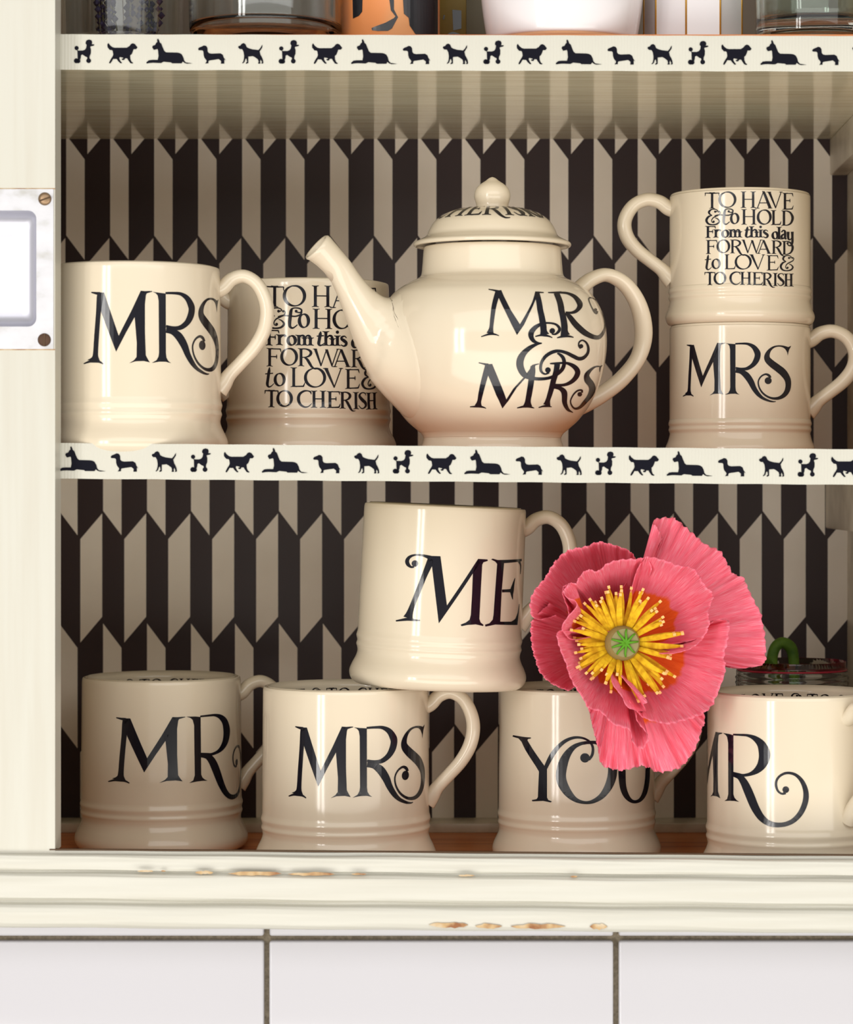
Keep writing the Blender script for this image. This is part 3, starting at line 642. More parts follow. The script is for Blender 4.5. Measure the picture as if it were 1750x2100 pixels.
DACHS = [P([(1080,235),(1100,210),(1150,190),(1190,170),(1230,178),(1255,215),(1260,285),(1285,315),(1330,325),(1500,318),(1545,345),(1565,400),(1605,455),(1575,430),(1575,512),(1510,512),(1515,490),(1515,460),(1470,425),(1290,452),(1275,470),(1275,505),(1215,510),(1240,475),(1240,450),(1200,400),(1185,350),(1180,280),(1160,262),(1090,258)])]
LAB = [P([(98,240),(110,210),(150,200),(180,160),(225,145),(262,170),(290,235),(340,262),(420,285),(555,300),(600,250),(625,200),(642,178),(638,240),(600,300),(580,330),(600,410),(630,460),(655,520),(665,590),(640,605),(620,600),(635,570),(605,510),(590,560),(600,600),(555,605),(545,590),(560,570),(545,510),(480,460),(430,435),(325,445),(325,520),(325,590),(280,608),(268,595),(300,560),(285,490),(262,500),(240,570),(200,600),(188,588),(215,560),(230,500),(235,430),(222,340),(190,280),(130,275)])]
# (prims, crop scale, left edge, baseline) -> local units
KIND = {'poodle': (POODLE, 10.94, 145, 605), 'setter': (SETTER, 10.94, 885, 600), 'dane': (DANE, 9.21, 105, 520), 'dachshund': (DACHS, 9.21, 1080, 512), 'labrador': (LAB, 10.94, 98, 606)}
DOGMESH = {}
for k_, (pr, s_, ox_, oy_) in KIND.items():
    bm = bmesh.new()
    for vs, fs in tess(pr):
        bv = [bm.verts.new(((x-ox_)/s_*U, 0, (oy_-y)/s_*U)) for x, y in vs]
        for f in fs:
            try: bm.faces.new([bv[i] for i in f])
            except ValueError: pass
    for f in bm.faces: f.normal_update()
    for f in bm.faces:
        if f.normal.y > 0: f.normal_flip()
    me = bpy.data.meshes.new('dog_print'); bm.to_mesh(me); bm.free(); me.materials.append(M_dog); DOGMESH[k_] = me
def ribbon(py_top, h, slope, dogs, base_py, label):
    r = thing('grosgrain_ribbon', V3(112-CX, -2, CY-py_top), label, 'ribbon', rot=(0, math.atan(slope), 0))
    n = 220; L = 1766; vs, fs = [], []
    for i in range(n+1):
        x = L*i/n; e = .6*math.sin(x*.031)
        for (z, y) in ((0.25*math.sin(x*.05), 0), (-3, -0.8+e*.1), (-h/2, -1.0+e*.3), (-h+3, -0.8+e*.1), (-h+0.3*math.sin(x*.04), 0), (-h+2, 3), (-h/2, 3), (-2, 3)): vs.append((x*U, y*U, z*U))
    for i in range(n):
        for k in range(8): l = (k+1) % 8; fs.append((i*8+k, i*8+l, (i+1)*8+l, (i+1)*8+k))
    fs.append(tuple(range(7, -1, -1))); fs.append(tuple(n*8+k for k in range(8)))
    b = link('band', vs, fs, M_ribbon, r, True)
    try: b.data.set_sharp_from_angle(angle=math.radians(50))
    except Exception: pass
    for kind, px in dogs:
        if px > 1800: continue
        d = bpy.data.objects.new('dog_print', DOGMESH[kind]); COL.objects.link(d); d.parent = r
        d.location = ((px-112)*U, -2.6*U, (py_top-base_py)*U); d['label'] = 'black printed %s silhouette' % kind
    return r
seq1 = []
for k in range(4):
    for nm, off in (('poodle', 152.6), ('setter', 221), ('dane', 301), ('dachshund', 407), ('labrador', 489)): seq1.append((nm, off+k*419.6))
ribbon(70.5, 73, 0.0022, seq1, 130.5, 'cream ribbon printed with black dogs along the upper shelf edge')
seq2 = []
for k in range(4):
    for nm, off in (('dane', 123), ('dachshund', 228), ('labrador', 312), ('poodle', 391.5), ('setter', 460)): seq2.append((nm, off+k*415))
ribbon(908.5, 73, 0.0078, seq2, 966, 'cream ribbon printed with black dogs along the middle shelf edge')

# ---------------------------------------------------------------- mugs
def mug_profile(R, H, kind='pint'):
    """outer profile as (r, h)"""
    if kind == 'pint': k = H/397.0; pts = [(.90,0),(.985,1),(1.04,7),(1.075,18),(1.078,30),(1.05,44),(1.012,58),(.992,70),(.998,80),(1.010,87),(1.000,95),(1.012,104),(1.012,108),(1.000,117),(.998,130),(.996,200),(.992,300),(.988,380),(.984,392),(.975,396.3),(.962,397)]
    else: k = H/299.0; pts = [(.90,0),(.985,1),(1.03,6),(1.055,15),(1.055,24),(1.02,38),(1.000,50),(.996,56),(1.012,63),(1.002,70),(1.015,77),(1.000,86),(.998,95),(.998,200),(.996,284),(.990,294),(.978,298.5),(.965,299)]
    return [(r*R, h*k) for r, h in pts]
def prof_r(prof):
    def f(h):
        if h <= prof[0][1]: return prof[0][0]
        for (r0, h0), (r1, h1) in zip(prof, prof[1:]):
            if h0 <= h <= h1 and h1 > h0: return r0+(r1-r0)*(h-h0)/(h1-h0)
        return prof[-1][0]
    return f
HANDLE = [(-8,.885,17,20),(4,.900,16,19),(22,.945,15,18),(48,.962,14.5,18),(74,.925,14.5,18),(91,.85,15,18.5),(97,.765,15.5,19),(90,.67,15.5,19),(70,.58,15,18.5),(42,.50,14.5,18),(18,.435,15,18),(5,.385,18,19),(-6,.35,21,19)]
def make_mug(label, px, dc, zb, R, H, az, kind='pint', tilt=0.0, hscale=1.0):
    """az: handle azimuth in degrees, 0 = to the right, positive = towards the viewer"""
    sC = D/(D+dc); x = (px-CX)/sC
    root = thing('mug', V3(x, dc, zb), label, 'mug', 'cream lettered mugs', rot=(0, math.radians(tilt), 0))
    outer = mug_profile(R, H, kind); prof = catmull(outer, 4)
    t = 11
    inner = [(R*.945-0, H-0.4), (R*.932, H-4), (R-t-4, H-14), (R-t-4, H*.5), (R-t-4, 60), (R-t-14, 30), (R-t-50, 20), (R*.3, 18), (0.01, 18)]
    inner = catmull(inner, 3)
    foot = [(0.01, 6), (R*.78, 6), (R*.84, 0.0)]
    vs, fs = lathe(foot+prof+inner, 112, False)
    link('body', vs, fs, M_mug, root)
    # handle
    a = math.radians(az); ca, sa = math.cos(a), math.sin(a)
    rf = prof_r(outer)
    hp = catmull([(R+q[0]*hscale*(1 if q[0] > 0 else 1), 0, q[1]*H, q[2]*hscale, q[3]*hscale) for q in HANDLE], 5)
    vs, fs = tube(hp, 20, True)
    vs = [Vector((v.x*ca, v.x*-sa, v.z))+Vector((v.y*sa, v.y*ca, 0)) for v in vs]
    link('handle', vs, fs, M_mug, root)
    root['_r'] = R
    del root['_r']
    return dict(root=root, R=R, H=H, rf=rf, centre=(x, dc, zb), rot=Matrix.Rotation(math.radians(tilt), 3, 'Y'))
def put_words(mg, flat, name='lettering', label=None):
    R, rf = mg['R'], mg['rf']
    def fn(u, v): r = rf(v)+0.7; th = u/R; return (r*math.sin(th), -r*math.cos(th), v)
    o = decal(name, flat, fn, mg['root'], M_ink, 9)
    if label: o['label'] = label
    return o
def put_inner(mg, text, u0, label):
    global parent_ref
    R, H = mg['R'], mg['H']; h = 30
    pr, wd = line_of(text, h); r = R-15-0.8
    flat = [([(x+u0-wd/2, (H-17)-y) for x, y in vs], fs) for vs, fs in tess(pr)]
    old = parent_ref; parent_ref = lambda c: Vector((-c.x, -c.y, 0))
    decal('inner_lettering', flat, lambda u, v: (r*math.sin(u/r), r*math.cos(u/r), v), mg['root'], M_ink, 9)['label'] = label
    parent_ref = old
FLOOR = -835
# small stacked mugs at the upper right; they also carry the traced originals
mg_low = make_mug('cream half-size mug lettered MRS, lower of the stack at the right', 1518, 597, 68, 160, 299, 0, 'half', 0, 1.06)
mg_top = make_mug('cream mug with six lines of vows, on top of the right-hand stack', 1518, 597, 367, 160, 299, 180, 'half', 0, 1.06)
fM = to_flat(W_M, 1390, 680, 7, mg_low['rf'], mg_low['centre'], mg_low['rot'], mg_low['R'])
fRS = to_flat(W_R+W_S, 1390, 680, 7, mg_low['rf'], mg_low['centre'], mg_low['rot'], mg_low['R'])
fMRS = fM+fRS
put_words(mg_low, fMRS, label='black MRS lettering')
fVOW = to_flat(block(), 1440, 385, 8.75, mg_top['rf'], mg_top['centre'], mg_top['rot'], mg_top['R'])
put_words(mg_top, fVOW, label='black vows in mixed capitals and italics')
bM = bounds(fMRS)
def place(flat, s, ul, vb, base=None):
    b = bounds(flat) if base is None else base
    return shift(flat, s, ul-b[0], vb-b[2], b[0], b[2])
# middle shelf
mgA = make_mug('cream mug lettered MRS beside the door at the left of the middle shelf', 276, 186, 68, 183, 397, -6)
M_BASE = bounds(fM)[2]
put_words(mgA, shift(fMRS, 1.28, -86-bM[0], 185-M_BASE, bM[0], M_BASE), label='black MRS lettering')
mgB = make_mug('cream mug with lines of vows, behind the teapot spout', 633, 535, 68, 183, 390, 168)
bV = bounds(fVOW)
put_words(mgB, shift(fVOW, 1.29, -88-bV[0], 99-bV[2], bV[0], bV[2]), label='black vows in mixed capitals and italics')
# bottom row
mgC = make_mug('cream mug lettered MR at the far left of the bottom row', 331.5, 722, FLOOR, 185, 397, -14)
mgD = make_mug('cream mug lettered MRS second in the bottom row, under the tilted mug', 709.5, 433, FLOOR, 185, 397, 0)
mgE = make_mug('cream mug lettered YOU in the bottom row, half hidden by the poppy', 1183, 540, FLOOR, 176, 387, -8)
mgF = make_mug('cream mug lettered MR with a curled tail at the right end of the bottom row', 1626, 262, FLOOR, 184, 397, 56)
TILT = 2.6
mgG = make_mug('cream mug lettered ME, tilted and balanced across two bottom mugs', 897, 420, FLOOR+397+1, 181, 397, -8, 'pint', TILT, 1.06)
put_words(mgD, shift(fMRS, 1.317, -125-bM[0], 167-M_BASE, bM[0], M_BASE), label='black MRS lettering')
fR2 = to_flat(W_R2, 1440, 1480, 7, mgF['rf'], mgF['centre'], mgF['rot'], mgF['R'])
bR2 = bounds(fR2[:1]); fMs = shift(fM, 1.317, 0, 0); bm_ = bounds(fMs)
mscale = (bR2[3]-bR2[2])/(bounds(fM)[3]-bounds(fM)[2])
fMs = [([(u*1.27, v) for u, v in vs], fs) for vs, fs in shift(fM, mscale, 0, 0)]; bm_ = bounds(fMs)
fMs = shift(fMs, 1, bR2[0]-2-bm_[1], bR2[3]-bm_[3])
fMR = fMs+fR2
put_words(mgF, fMR, label='black MR lettering with a curled tail')
bMR = bounds(fMR)
put_words(mgC, shift(fMR, 150/(bR2[3]-bR2[2]), -108-bMR[0], 168-bR2[2], bMR[0], bR2[2]), label='black MR lettering with a curled tail')
put_words(mgE, to_flat(W_YOU, 1040, 1490, 5.645, mgE['rf'], mgE['centre'], mgE['rot'], mgE['R']), label='black YOU lettering')
put_words(mgG, to_flat(W_ME, 800, 1120, 6.034, mgG['rf'], mgG['centre'], mgG['rot'], mgG['R']), label='black ME lettering')
put_inner(mgC, 'LOVE & TO CHERISH', -35, 'black vow inside the rim'); put_inner(mgD, 'LOVE & TO CHERISH', -15, 'black vow inside the rim')
put_inner(mgE, 'LOVE & TO CHERISH', -60, 'black vow inside the rim'); put_inner(mgF, 'TO LOVE & TO CHERISH', 55, 'black vow inside the rim')

# ---------------------------------------------------------------- teapot
TD = 330; TSC = D/(D+TD); TX = (1010-CX)/TSC; K = 0.448
zt = lambda y: (660-y/2.365)/TSC
pot = thing('teapot', V3(TX, TD, 68), 'round cream teapot lettered MR & MRS with a knobbed lid', 'teapot')
bp = [(345,1409),(350,1395),(345,1360),(334,1325),(345,1300),(362,1285),(420,1232),(480,1150),(520,1060),(548,950),(556,840),(540,730),(495,640),(450,598),(398,566),(362,549),(345,530),(339,480),(333,405),(325,398)]
bprof = [(r*K, zt(y)-68) for r, y in bp]; bprof[0] = (bprof[0][0], 0)
bs = catmull(bprof, 5)
vs, fs = lathe([(0.01, 5), (bprof[0][0]-14, 5), (bprof[0][0]-6, 0)]+bs+[(bs[-1][0]-10, bs[-1][1]), (bs[-1][0]-14, bs[-1][1]-30), (bs[-1][0]+40, bs[-1][1]-130), (150, 40), (0.01, 30)], 128, False)
link('pot_body', vs, fs, M_mug, pot)
YAW = math.radians(22); cy_, sy_ = math.cos(YAW), math.sin(YAW)
def yaw_pts(vs): return [Vector((v.x*cy_-v.y*sy_, v.x*sy_+v.y*cy_, v.z)) for v in vs]
sp = [(108,432,74),(146,468,68),(195,522,65),(235,588,70),(275,655,84),(328,740,108),(380,825,128),(445,905,160),(510,950,185),(600,965,190),(700,960,180),(800,950,150)]
path = [((x-922)*K/cy_, 0, zt(y)-68, r*K, r*K*.95) for x, y, r in sp]
path = catmull(path, 6)
vs, fs = tube(path, 32, False)
nv = len(vs); seg = 32
# tilted lip and hollow mouth
for j, (sc_r, dx, dz) in enumerate(((1.03, -6, 3), (.96, -9, 4.5), (.80, -8, 3), (.72, 10, -14), (.70, 40, -50))):
    for k in range(seg):
        c = Vector((path[0][0], 0, path[0][2])); base = vs[k]/U
        vs.append((c+(base-c)*sc_r+Vector((dx, 0, dz)))*U)
ring = [list(range(seg))]+[[nv+j*seg+k for k in range(seg)] for j in range(5)]
for a_, b_ in zip(ring, ring[1:]):
    for k in range(seg): l = (k+1) % seg; fs.append((a_[k], a_[l], b_[l], b_[k]))
fs.append(tuple(ring[-1]))
import numpy as np
def melt(vs, path, rs, zs, k):
    # slide the tube's skin onto the smooth union of tube and pot
    p = np.array([tuple(v) for v in vs])/U; c = np.array([q[:3] for q in path]); r = np.array([q[3] for q in path])
    zz = np.linspace(min(zs), max(zs), 700); rr_ = np.interp(zz, zs, rs)
    def dB(p):
        rho = np.hypot(p[:, 0], p[:, 1]); d = np.sqrt((rho[:, None]-rr_[None])**2+(p[:, 2][:, None]-zz[None])**2).min(axis=1)
        return np.where(rho > np.interp(p[:, 2], zz, rr_), d, -d)
    def dS(p): return (np.linalg.norm(p[:, None, :]-c[None], axis=2)-r[None]).min(axis=1)
    def f(p): a, b = dB(p), dS(p); h = np.maximum(k-abs(a-b), 0)/k; return np.minimum(a, b)-h*h*k/4
    act = (dB(p) < k) & (np.arange(len(p)) < len(path)*seg) & (p[:, 0] > c[0, 0]+120)
    q = p[act]
    for _ in range(16):
        e = .5; f0 = f(q); G = np.stack([(f(q+np.eye(3)[i]*e)-f0)/e for i in range(3)], 1)
        q = q-(f0/np.maximum((G*G).sum(1), .3))[:, None]*G*.7
    a, b = dB(q), dS(q); t_ = np.clip((np.abs(a-b)/k-.55)/.4, 0, 1)*(b > a); t_ = t_*t_*(3-2*t_)
    rho = np.hypot(q[:, 0], q[:, 1]); q[:, :2] *= (1-4.5*t_/rho)[:, None]
    p[act] = q; return [Vector(v)*U for v in p]
_bb = sorted([(h, r) for r, h in bs]); vs = melt(vs, path, [r for h, r in _bb], [h for h, r in _bb], 50)
link('spout', yaw_pts(vs), fs, M_mug, pot)
hd = [(1290,650,44,56),(1345,590,40,54),(1410,535,36,52),(1490,512,34,52),(1580,557,37,54),(1648,662,40,58),(1672,795,42,60),(1645,915,38,54),(1565,1020,40,52),(1470,1095,42,50),(1390,1140,46,48),(1330,1165,50,46)]
path = catmull([((x-922)*K/cy_, 0, zt(y)-68, a_*K, b_*K) for x, y, a_, b_ in hd], 6)
vs, fs = tube(path, 24, True)
link('pot_handle', yaw_pts([Vector(v) for v in vs]), fs, M_mug, pot)
lp = [(318,384),(350,388),(374,394),(383,386),(378,374),(350,360),(328,348),(316,336),(306,312),(285,277),(258,252),(222,232),(180,217),(130,209),(92,206)]
lprof = [(r*K, zt(y)-68) for r, y in lp]
ls = catmull(lprof, 4)
vs, fs = lathe([(0.01, ls[0][1]+6)]+ls+[(0.01, ls[-1][1]+1)], 128, False)
lid = link('lid', vs, fs, M_mug, pot)
kp = [(78,212),(80,203),(78,190),(82,175),(88,152),(86,130),(76,108),(58,90),(34,74),(16,60),(0.02,54)]
vs, fs = lathe(catmull([(r*K, zt(y)-68) for r, y in kp], 4), 64, True)
link('lid_knob', vs, fs, M_mug, lid)
prT = prof_r(bprof)
ctr = (TX, TD, 68)
fP = to_flat(W_POT, 960, 580, 6.034, prT, ctr, Matrix.Identity(3), 230)
bsr = prof_r(bs)
decal('lettering', fP, lambda u, v: ((bsr(v)+1.0)*math.sin(u/230), -(bsr(v)+1.0)*math.cos(u/230), v), pot, M_ink, 8, 8)['label'] = 'black MR & MRS lettering'
# word on the lid, running round under the knob
pr, wd = line_of('TO LOVE & TO CHERISH', 58)
lpr = [(r, z) for r, z in ls if z >= ls[0][1]]
def lid_pt(s):      # s = distance travelled from the brim crest up the dome
    q = ls[24:]; acc = 0
    for (r0, z0), (r1, z1) in zip(q, q[1:]):
        l = math.hypot(r1-r0, z1-z0)
        if acc+l >= s: f = (s-acc)/l; return r0+(r1-r0)*f, z0+(z1-z0)*f
        acc += l
    return q[-1]
flat = [([(x-wd+145, 58-y) for x, y in vs_], fs_) for vs_, fs_ in tess(pr)]
def lid_fn(u, v):
    r, z = lid_pt(44+v); th = u/125.0; r += 0.5; return (r*math.sin(th), -r*math.cos(th), z+1.0)
parent_ref = lambda c: Vector((0, 0, 1))
decal('lid_lettering', flat, lid_fn, lid, M_ink, 8, 6)
parent_ref = lambda c: Vector((c.x, c.y, 0))

# ---------------------------------------------------------------- paper poppy
FD = 150                                   # depth of the flower's heart
HX, HY = 1060+690/3.241, 1040+905/3.241    # heart in the frame
pc = W(HX, HY, FD)
poppy = thing('paper_poppy', pc, 'large pink crepe paper poppy with yellow stamens, in front of the YOU mug', 'flower')
def fpt(cx_, cy_, d):   # crop coordinates + depth -> local vector
    return W(1060+cx_/3.241, 1040+cy_/3.241, d) - pc
def petal(edge, cup=60, base_d=30, k=1.7, ruf=7, seed=0, curl=0, orange=True, nb=170, na=36, heart=(690, 905), label=None):
    """edge: (x, y, depth) along the outer rim; surface runs from the heart to the rim"""
    rr = random.Random(seed); ph = [rr.uniform(0, 6.28) for _ in range(8)]
    E = catmull(edge, max(2, nb//(len(edge)-1))); n = len(E); vs, fs, uv = [], [], []
    tot = [0]
    for i in range(1, n): tot.append(tot[-1]+math.hypot(E[i][0]-E[i-1][0], E[i][1]-E[i-1][1]))
    for j in range(na+1):
        a = 0.10+0.90*(j/na)
        for i in range(n):
            ex, ey, ed = E[i]; b = tot[i]/tot[-1]; s = tot[i]
            jag = 1+(0.006*math.sin(s*.11+ph[0])+0.004*math.sin(s*.31+ph[1])+rr.uniform(-.0025, .0025))*(a**6)
            x = heart[0]+(ex-heart[0])*a*jag; y = heart[1]+(ey-heart[1])*a*jag
            d = base_d+FD + (ed-base_d)*a**k + cup*math.sin(PI*min(1, a))*0.85*(1 if k else 1)
            d += ruf*a*a*(math.sin(s*.021+ph[2])+.6*math.sin(s*.055+ph[3]+a*2)+.35*math.sin(s*.12+ph[4]))
            d += a*a*1.6*math.sin(s*.26+ph[6]+2*math.sin(a*5+s*.01)) + ruf*.9*a**8*math.sin(s*.075+ph[7]) + ruf*.5*a**10*math.sin(s*.16+ph[1])
            d -= curl*max(0, a-.86)/.14*(0.6+.4*math.sin(s*.03+ph[5]))
            vs.append(fpt(x, y, d)); uv.append((s/420.0, a))
    for j in range(na):
        for i in range(n-1): fs.append((j*n+i, j*n+i+1, (j+1)*n+i+1, (j+1)*n+i))
    o = link('petal', vs, fs, M_crepe, poppy)
    L = o.data.uv_layers.new(name='UVMap')
    for lp_ in o.data.loops: L.data[lp_.index].uv = uv[lp_.vertex_index]
    md = o.modifiers.new('thickness', 'SOLIDIFY'); md.thickness = 0.0003; md.offset = 0
    if label: o['label'] = label
    return o
# back petals
petal([(640,620,40),(850,335,60),(920,290,55),(965,220,50),(945,150,20),(908,108,10),(930,78,20),(1000,70,40),(1060,80,50),(1130,140,60),(1190,190,60),(1260,250,60),(1350,290,60),(1400,370,60),(1440,440,55),(1512,478,50),(1560,590,50),(1620,700,45),(1650,850,40),(1655,960,40),(1642,1042,30),(1500,1072,40),(1380,1062,55),(1100,1010,60)],
      cup=30, base_d=90, k=1.0, ruf=7, seed=1, label='large outer petal at the upper right')
petal([(850,420,60),(785,332,40),(740,286,20),(620,245,5),(540,232,0),(460,262,-10),(340,290,-20),(250,370,-30),(190,470,-45),(130,540,-60),(92,620,-70),(100,720,-50),(150,745,-10),(260,720,30)],
      cup=135, base_d=90, k=2.4, ruf=5, seed=2, curl=16, label='cupped outer petal at the upper left')
petal([(220,640,40),(110,745,-20),(95,830,-30),(105,940,-30),(125,1010,-25),(155,1095,-20),(230,1170,-10),(340,1217,0),(388,1192,10),(500,1150,40)],
      cup=125, base_d=90, k=2.2, ruf=6, seed=3, curl=14, label='outer petal at the left')
petal([(430,1180,60),(480,1350,20),(510,1480,0),(540,1600,-10),(562,1705,-15),(640,1742,-10),(720,1747,0),(820,1722,5),(880,1732,5),(940,1762,0),(1060,1742,0),(1120,1700,0),(1190,1600,5),(1230,1480,15),(1247,1385,20),(1150,1200,50)],
      cup=10, base_d=80, k=1.0, ruf=9, seed=4, label='outer petal hanging at the bottom')
# inner cup
petal([(640,820,0),(395,880,-30),(330,840,-50),(345,700,-60),(312,600,-70),(305,545,-75),(345,508,-80),(395,505,-80),(420,460,-80),(470,418,-84),(540,425,-80),(600,378,-75),(680,352,-70),(790,345,-60),(870,340,-50),(900,420,-30)],
      cup=105, base_d=45, k=2.2, ruf=4, seed=5, curl=12, label='shaded inner petal at the upper left')
petal([(760,560,-10),(800,420,-40),(850,345,-65),(885,330,-72),(1000,360,-70),(1080,390,-68),(1160,400,-72),(1210,450,-76),(1250,520,-80),(1303,575,-82),(1300,620,-80),(1272,700,-75),(1282,770,-80),(1245,860,-86),(1175,930,-90),(1080,965,-88),(985,975,-70),(850,960,-20)],
      cup=75, base_d=42, k=1.9, ruf=7, seed=6, curl=6, label='inner petal at the upper right')
petal([(900,930,0),(1180,880,-40),(1290,775,-60),(1325,750,-66),(1395,750,-74),(1415,785,-76),(1400,900,-75),(1378,990,-72),(1388,1080,-75),(1350,1200,-80),(1290,1330,-86),(1200,1390,-90),(1100,1420,-92),(1010,1440,-94),(900,1420,-92),(830,1390,-90),(780,1330,-80),(700,1230,-60),(630,1100,-30)],
      cup=62, base_d=46, k=1.8, ruf=8, seed=7, curl=4, label='broad inner petal at the lower right')
petal([(520,760,-10),(360,820,-50),(272,830,-90),(285,930,-98),(328,1040,-100),(345,1100,-102),(375,1170,-104),(440,1270,-106),(480,1335,-108),(560,1362,-108),(640,1440,-110),(750,1482,-108),(770,1560,-104),(822,1607,-96),(862,1575,-90),(872,1515,-82),(800,1420,-80),(790,1350,-70),(700,1200,-40)],
      cup=50, base_d=44, k=2.0, ruf=5, seed=8, curl=5, label='folded inner petal at the lower left')
# fold standing up from the lower petal
petal([(625,1100,-40),(640,1180,-80),(700,1260,-110),(740,1330,-120),(850,1360,-60),(845,1310,-120),(868,1290,-118),(780,1220,-90),(700,1130,-60)],
      cup=0, base_d=30, k=1.0, ruf=3, seed=9, nb=60, na=12, heart=(640, 1020), label='small upright petal fold')
petal([(385,500,-60),(345,515,-92),(312,560,-104),(335,600,-108),(385,620,-106),(398,660,-104),(340,730,-104),(300,800,-106),(330,860,-60)],
      cup=0, base_d=20, k=1.6, ruf=3, seed=10, nb=60, na=16, heart=(470, 760), label='narrow rolled rim petal at the left')
# stamens: flat crepe strips with blunt pale tips
st_rng = random.Random(5)
def stamen(ang, ln, lift, wd, bend):
    ca, sa = math.cos(ang), math.sin(ang); vs, fs, mi = [], [], []
    n = 7
    for i in range(n+1):
        f = i/n; r = 70+(ln-70)*f; off = bend*math.sin(PI*f*.7)*ln
        x = ca*r - sa*off; y = sa*r + ca*off
        ww = wd*(0.5+1.0*math.sin(PI*min(1, f*.82+.12))) if f < .99 else wd*.55
        d = FD - 6 - lift*math.sin(f*PI*.55) 
        p = fpt(690+x, 905+y, d); q = fpt(690+x-sa*ww, 905+y+ca*ww, d+2); z_ = fpt(690+x+sa*ww, 905+y-ca*ww, d+2)
        vs += [q, p, z_]
    for i in range(n):
        for k in range(2): fs.append((3*i+k, 3*i+k+1, 3*i+k+4, 3*i+k+3))
    nf = len(fs)
    # tip: little block
    e = Vector((ca*ln - sa*bend*ln*math.sin(PI*.7), sa*ln + ca*bend*ln*math.sin(PI*.7), 0)); bi = len(vs)
    d0 = FD-6-lift*math.sin(PI*.55)
    for dl in (-5, 15):
        for (s1, s2) in ((-1, -1), (1, -1), (1, 1), (-1, 1)):
            vs.append(fpt(690+e.x+ca*dl-sa*9*s1, 905+e.y+sa*dl+ca*9*s1, d0-2+3.2*s2))
    b = bi
    fs += [(b, b+1, b+2, b+3), (b+4, b+7, b+6, b+5), (b, b+4, b+5, b+1), (b+1, b+5, b+6, b+2), (b+2, b+6, b+7, b+3), (b+3, b+7, b+4, b)]
    o = link('stamen', vs, fs, [M_yellow, M_tip], poppy, False)
    for i, p in enumerate(o.data.polygons): p.material_index = 0 if i < nf else 1
NST = 86
for i in range(NST):
    a_ = 2*PI*i/NST + 0.05*math.sin(i*1.3) + st_rng.uniform(-.06, .06)
    dg = math.degrees(a_) % 360
    # length by direction (image space: 0 = right, 90 = down)
    if 215 < dg < 350: ln = 345
    elif 170 < dg <= 215: ln = 300
    elif 110 < dg <= 170: ln = 290
    else: ln = 385
    if 85 < dg < 125: ln = 200 if i % 2 else 300
    ln *= st_rng.uniform(.84, 1.12)
    stamen(a_, ln, st_rng.uniform(6, 58), st_rng.uniform(8, 14), st_rng.uniform(-.08, .08))
# heart: stout pod with a disc of green rays
vs, fs = lathe([(16, -6), (30, 0), (36, 14), (37, 28), (34, 42), (30, 47), (29, 48)], 40, True)
vs += [Vector((0, 0, 49*U))]; fs += [((6*40+i), (6*40+(i+1) % 40), len(vs)-1) for i in range(40)]
pod = link('pod', [Vector((v[0], v[2]*-1, v[1])) for v in vs], fs, M_heart, poppy)
hc = fpt(685, 905, FD+8); pod.location = hc; pod.rotation_euler = (math.radians(-4), 0, math.radians(10))
bm = bmesh.new(); bm.from_mesh(pod.data); bmesh.ops.recalc_face_normals(bm, faces=bm.faces[:]); bm.to_mesh(pod.data); bm.free()
bm = bmesh.new(); bmesh.ops.create_circle(bm, cap_ends=True, radius=29.5*U, segments=36)
bmesh.ops.rotate(bm, verts=bm.verts, cent=(0, 0, 0), matrix=Matrix.Rotation(PI/2, 3, 'X'))
dk = from_bm('pod_disc', bm, M_heart_top, pod); dk.location = (0, -49.6*U, 0)
for k in range(9):
    a_ = 2*PI*k/9+st_rng.uniform(-.12, .12); q = []
    for f in (0, .25, .5, .75, 1):
        r = 29*f; q.append((r*math.cos(a_)+1.5*math.sin(f*6), -51.5-2.5*math.sin(PI*f)+f*2.0, r*math.sin(a_), 3.4*(1-.45*f), 2.8))
    vs, fs = tube(q, 8, True); link('stigma_ray', vs, fs, M_ray, pod, True)
# stem: leaves the back of the flower, loops by the tumbler and dips into it
def wp(px, py, d, r):
    p = (W(px, py, d)-pc)/U; return (p.x, p.y, p.z, r, r)
q = catmull([wp(1290,1320,175,7), wp(1400,1345,300,9), wp(1500,1350,520,10), wp(1560,1352,700,11), wp(1582,1372,770,12), wp(1594,1400,790,12), wp(1597,1440,795,12), wp(1598,1500,800,12), wp(1600,1560,800,11)], 6)
vs, fs = tube(q, 14, True); link('stem', vs, fs, M_stem, poppy)
q = catmull([wp(1588,1390,785,13), wp(1584,1352,790,13), wp(1591,1327,792,13), wp(1606,1318,795,13), wp(1622,1328,800,14), wp(1628,1350,800,13), wp(1630,1390,800,12.5), wp(1629,1450,800,12), wp(1626,1560,800,11)], 6)
vs, fs = tube(q, 14, True); link('stem', vs, fs, M_stem, poppy)

# ---------------------------------------------------------------- glass tumbler behind the right-hand mug
def glassware(name, label, cat, px, dc, zb, outer, inner, m, seg=96):
    s_ = D/(D+dc); t_ = thing(name, V3((px-CX)/s_, dc, zb), label, cat)
    vs, fs = lathe([(0.01, outer[0][1])]+catmull(outer, 4)+catmull(inner, 4), seg, False)
    link('glass_wall', vs, fs, m, t_); return t_
tz = (1000-1372)/ (D/(D+800)) - FLOOR
o_ = [(118, 0), (128, 4), (132, 20)]
h0 = 30
while h0 < tz-10: o_ += [(133.5, h0), (131, h0+5)]; h0 += 12
o_ += [(131, tz-4), (129, tz)]
tb = glassware('tumbler', 'ribbed glass tumbler with a red rim behind the right-hand mug', 'glass', 1625, 800, FLOOR, o_, [(126, tz), (125, tz-6), (124, 60), (116, 26), (60, 20), (0.01, 20)], M_glass)
rg = []
for i in range(65): a_ = 2*PI*i/64; rg.append((128*math.sin(a_), -128*math.cos(a_), tz-1, 2.6, 2.6))
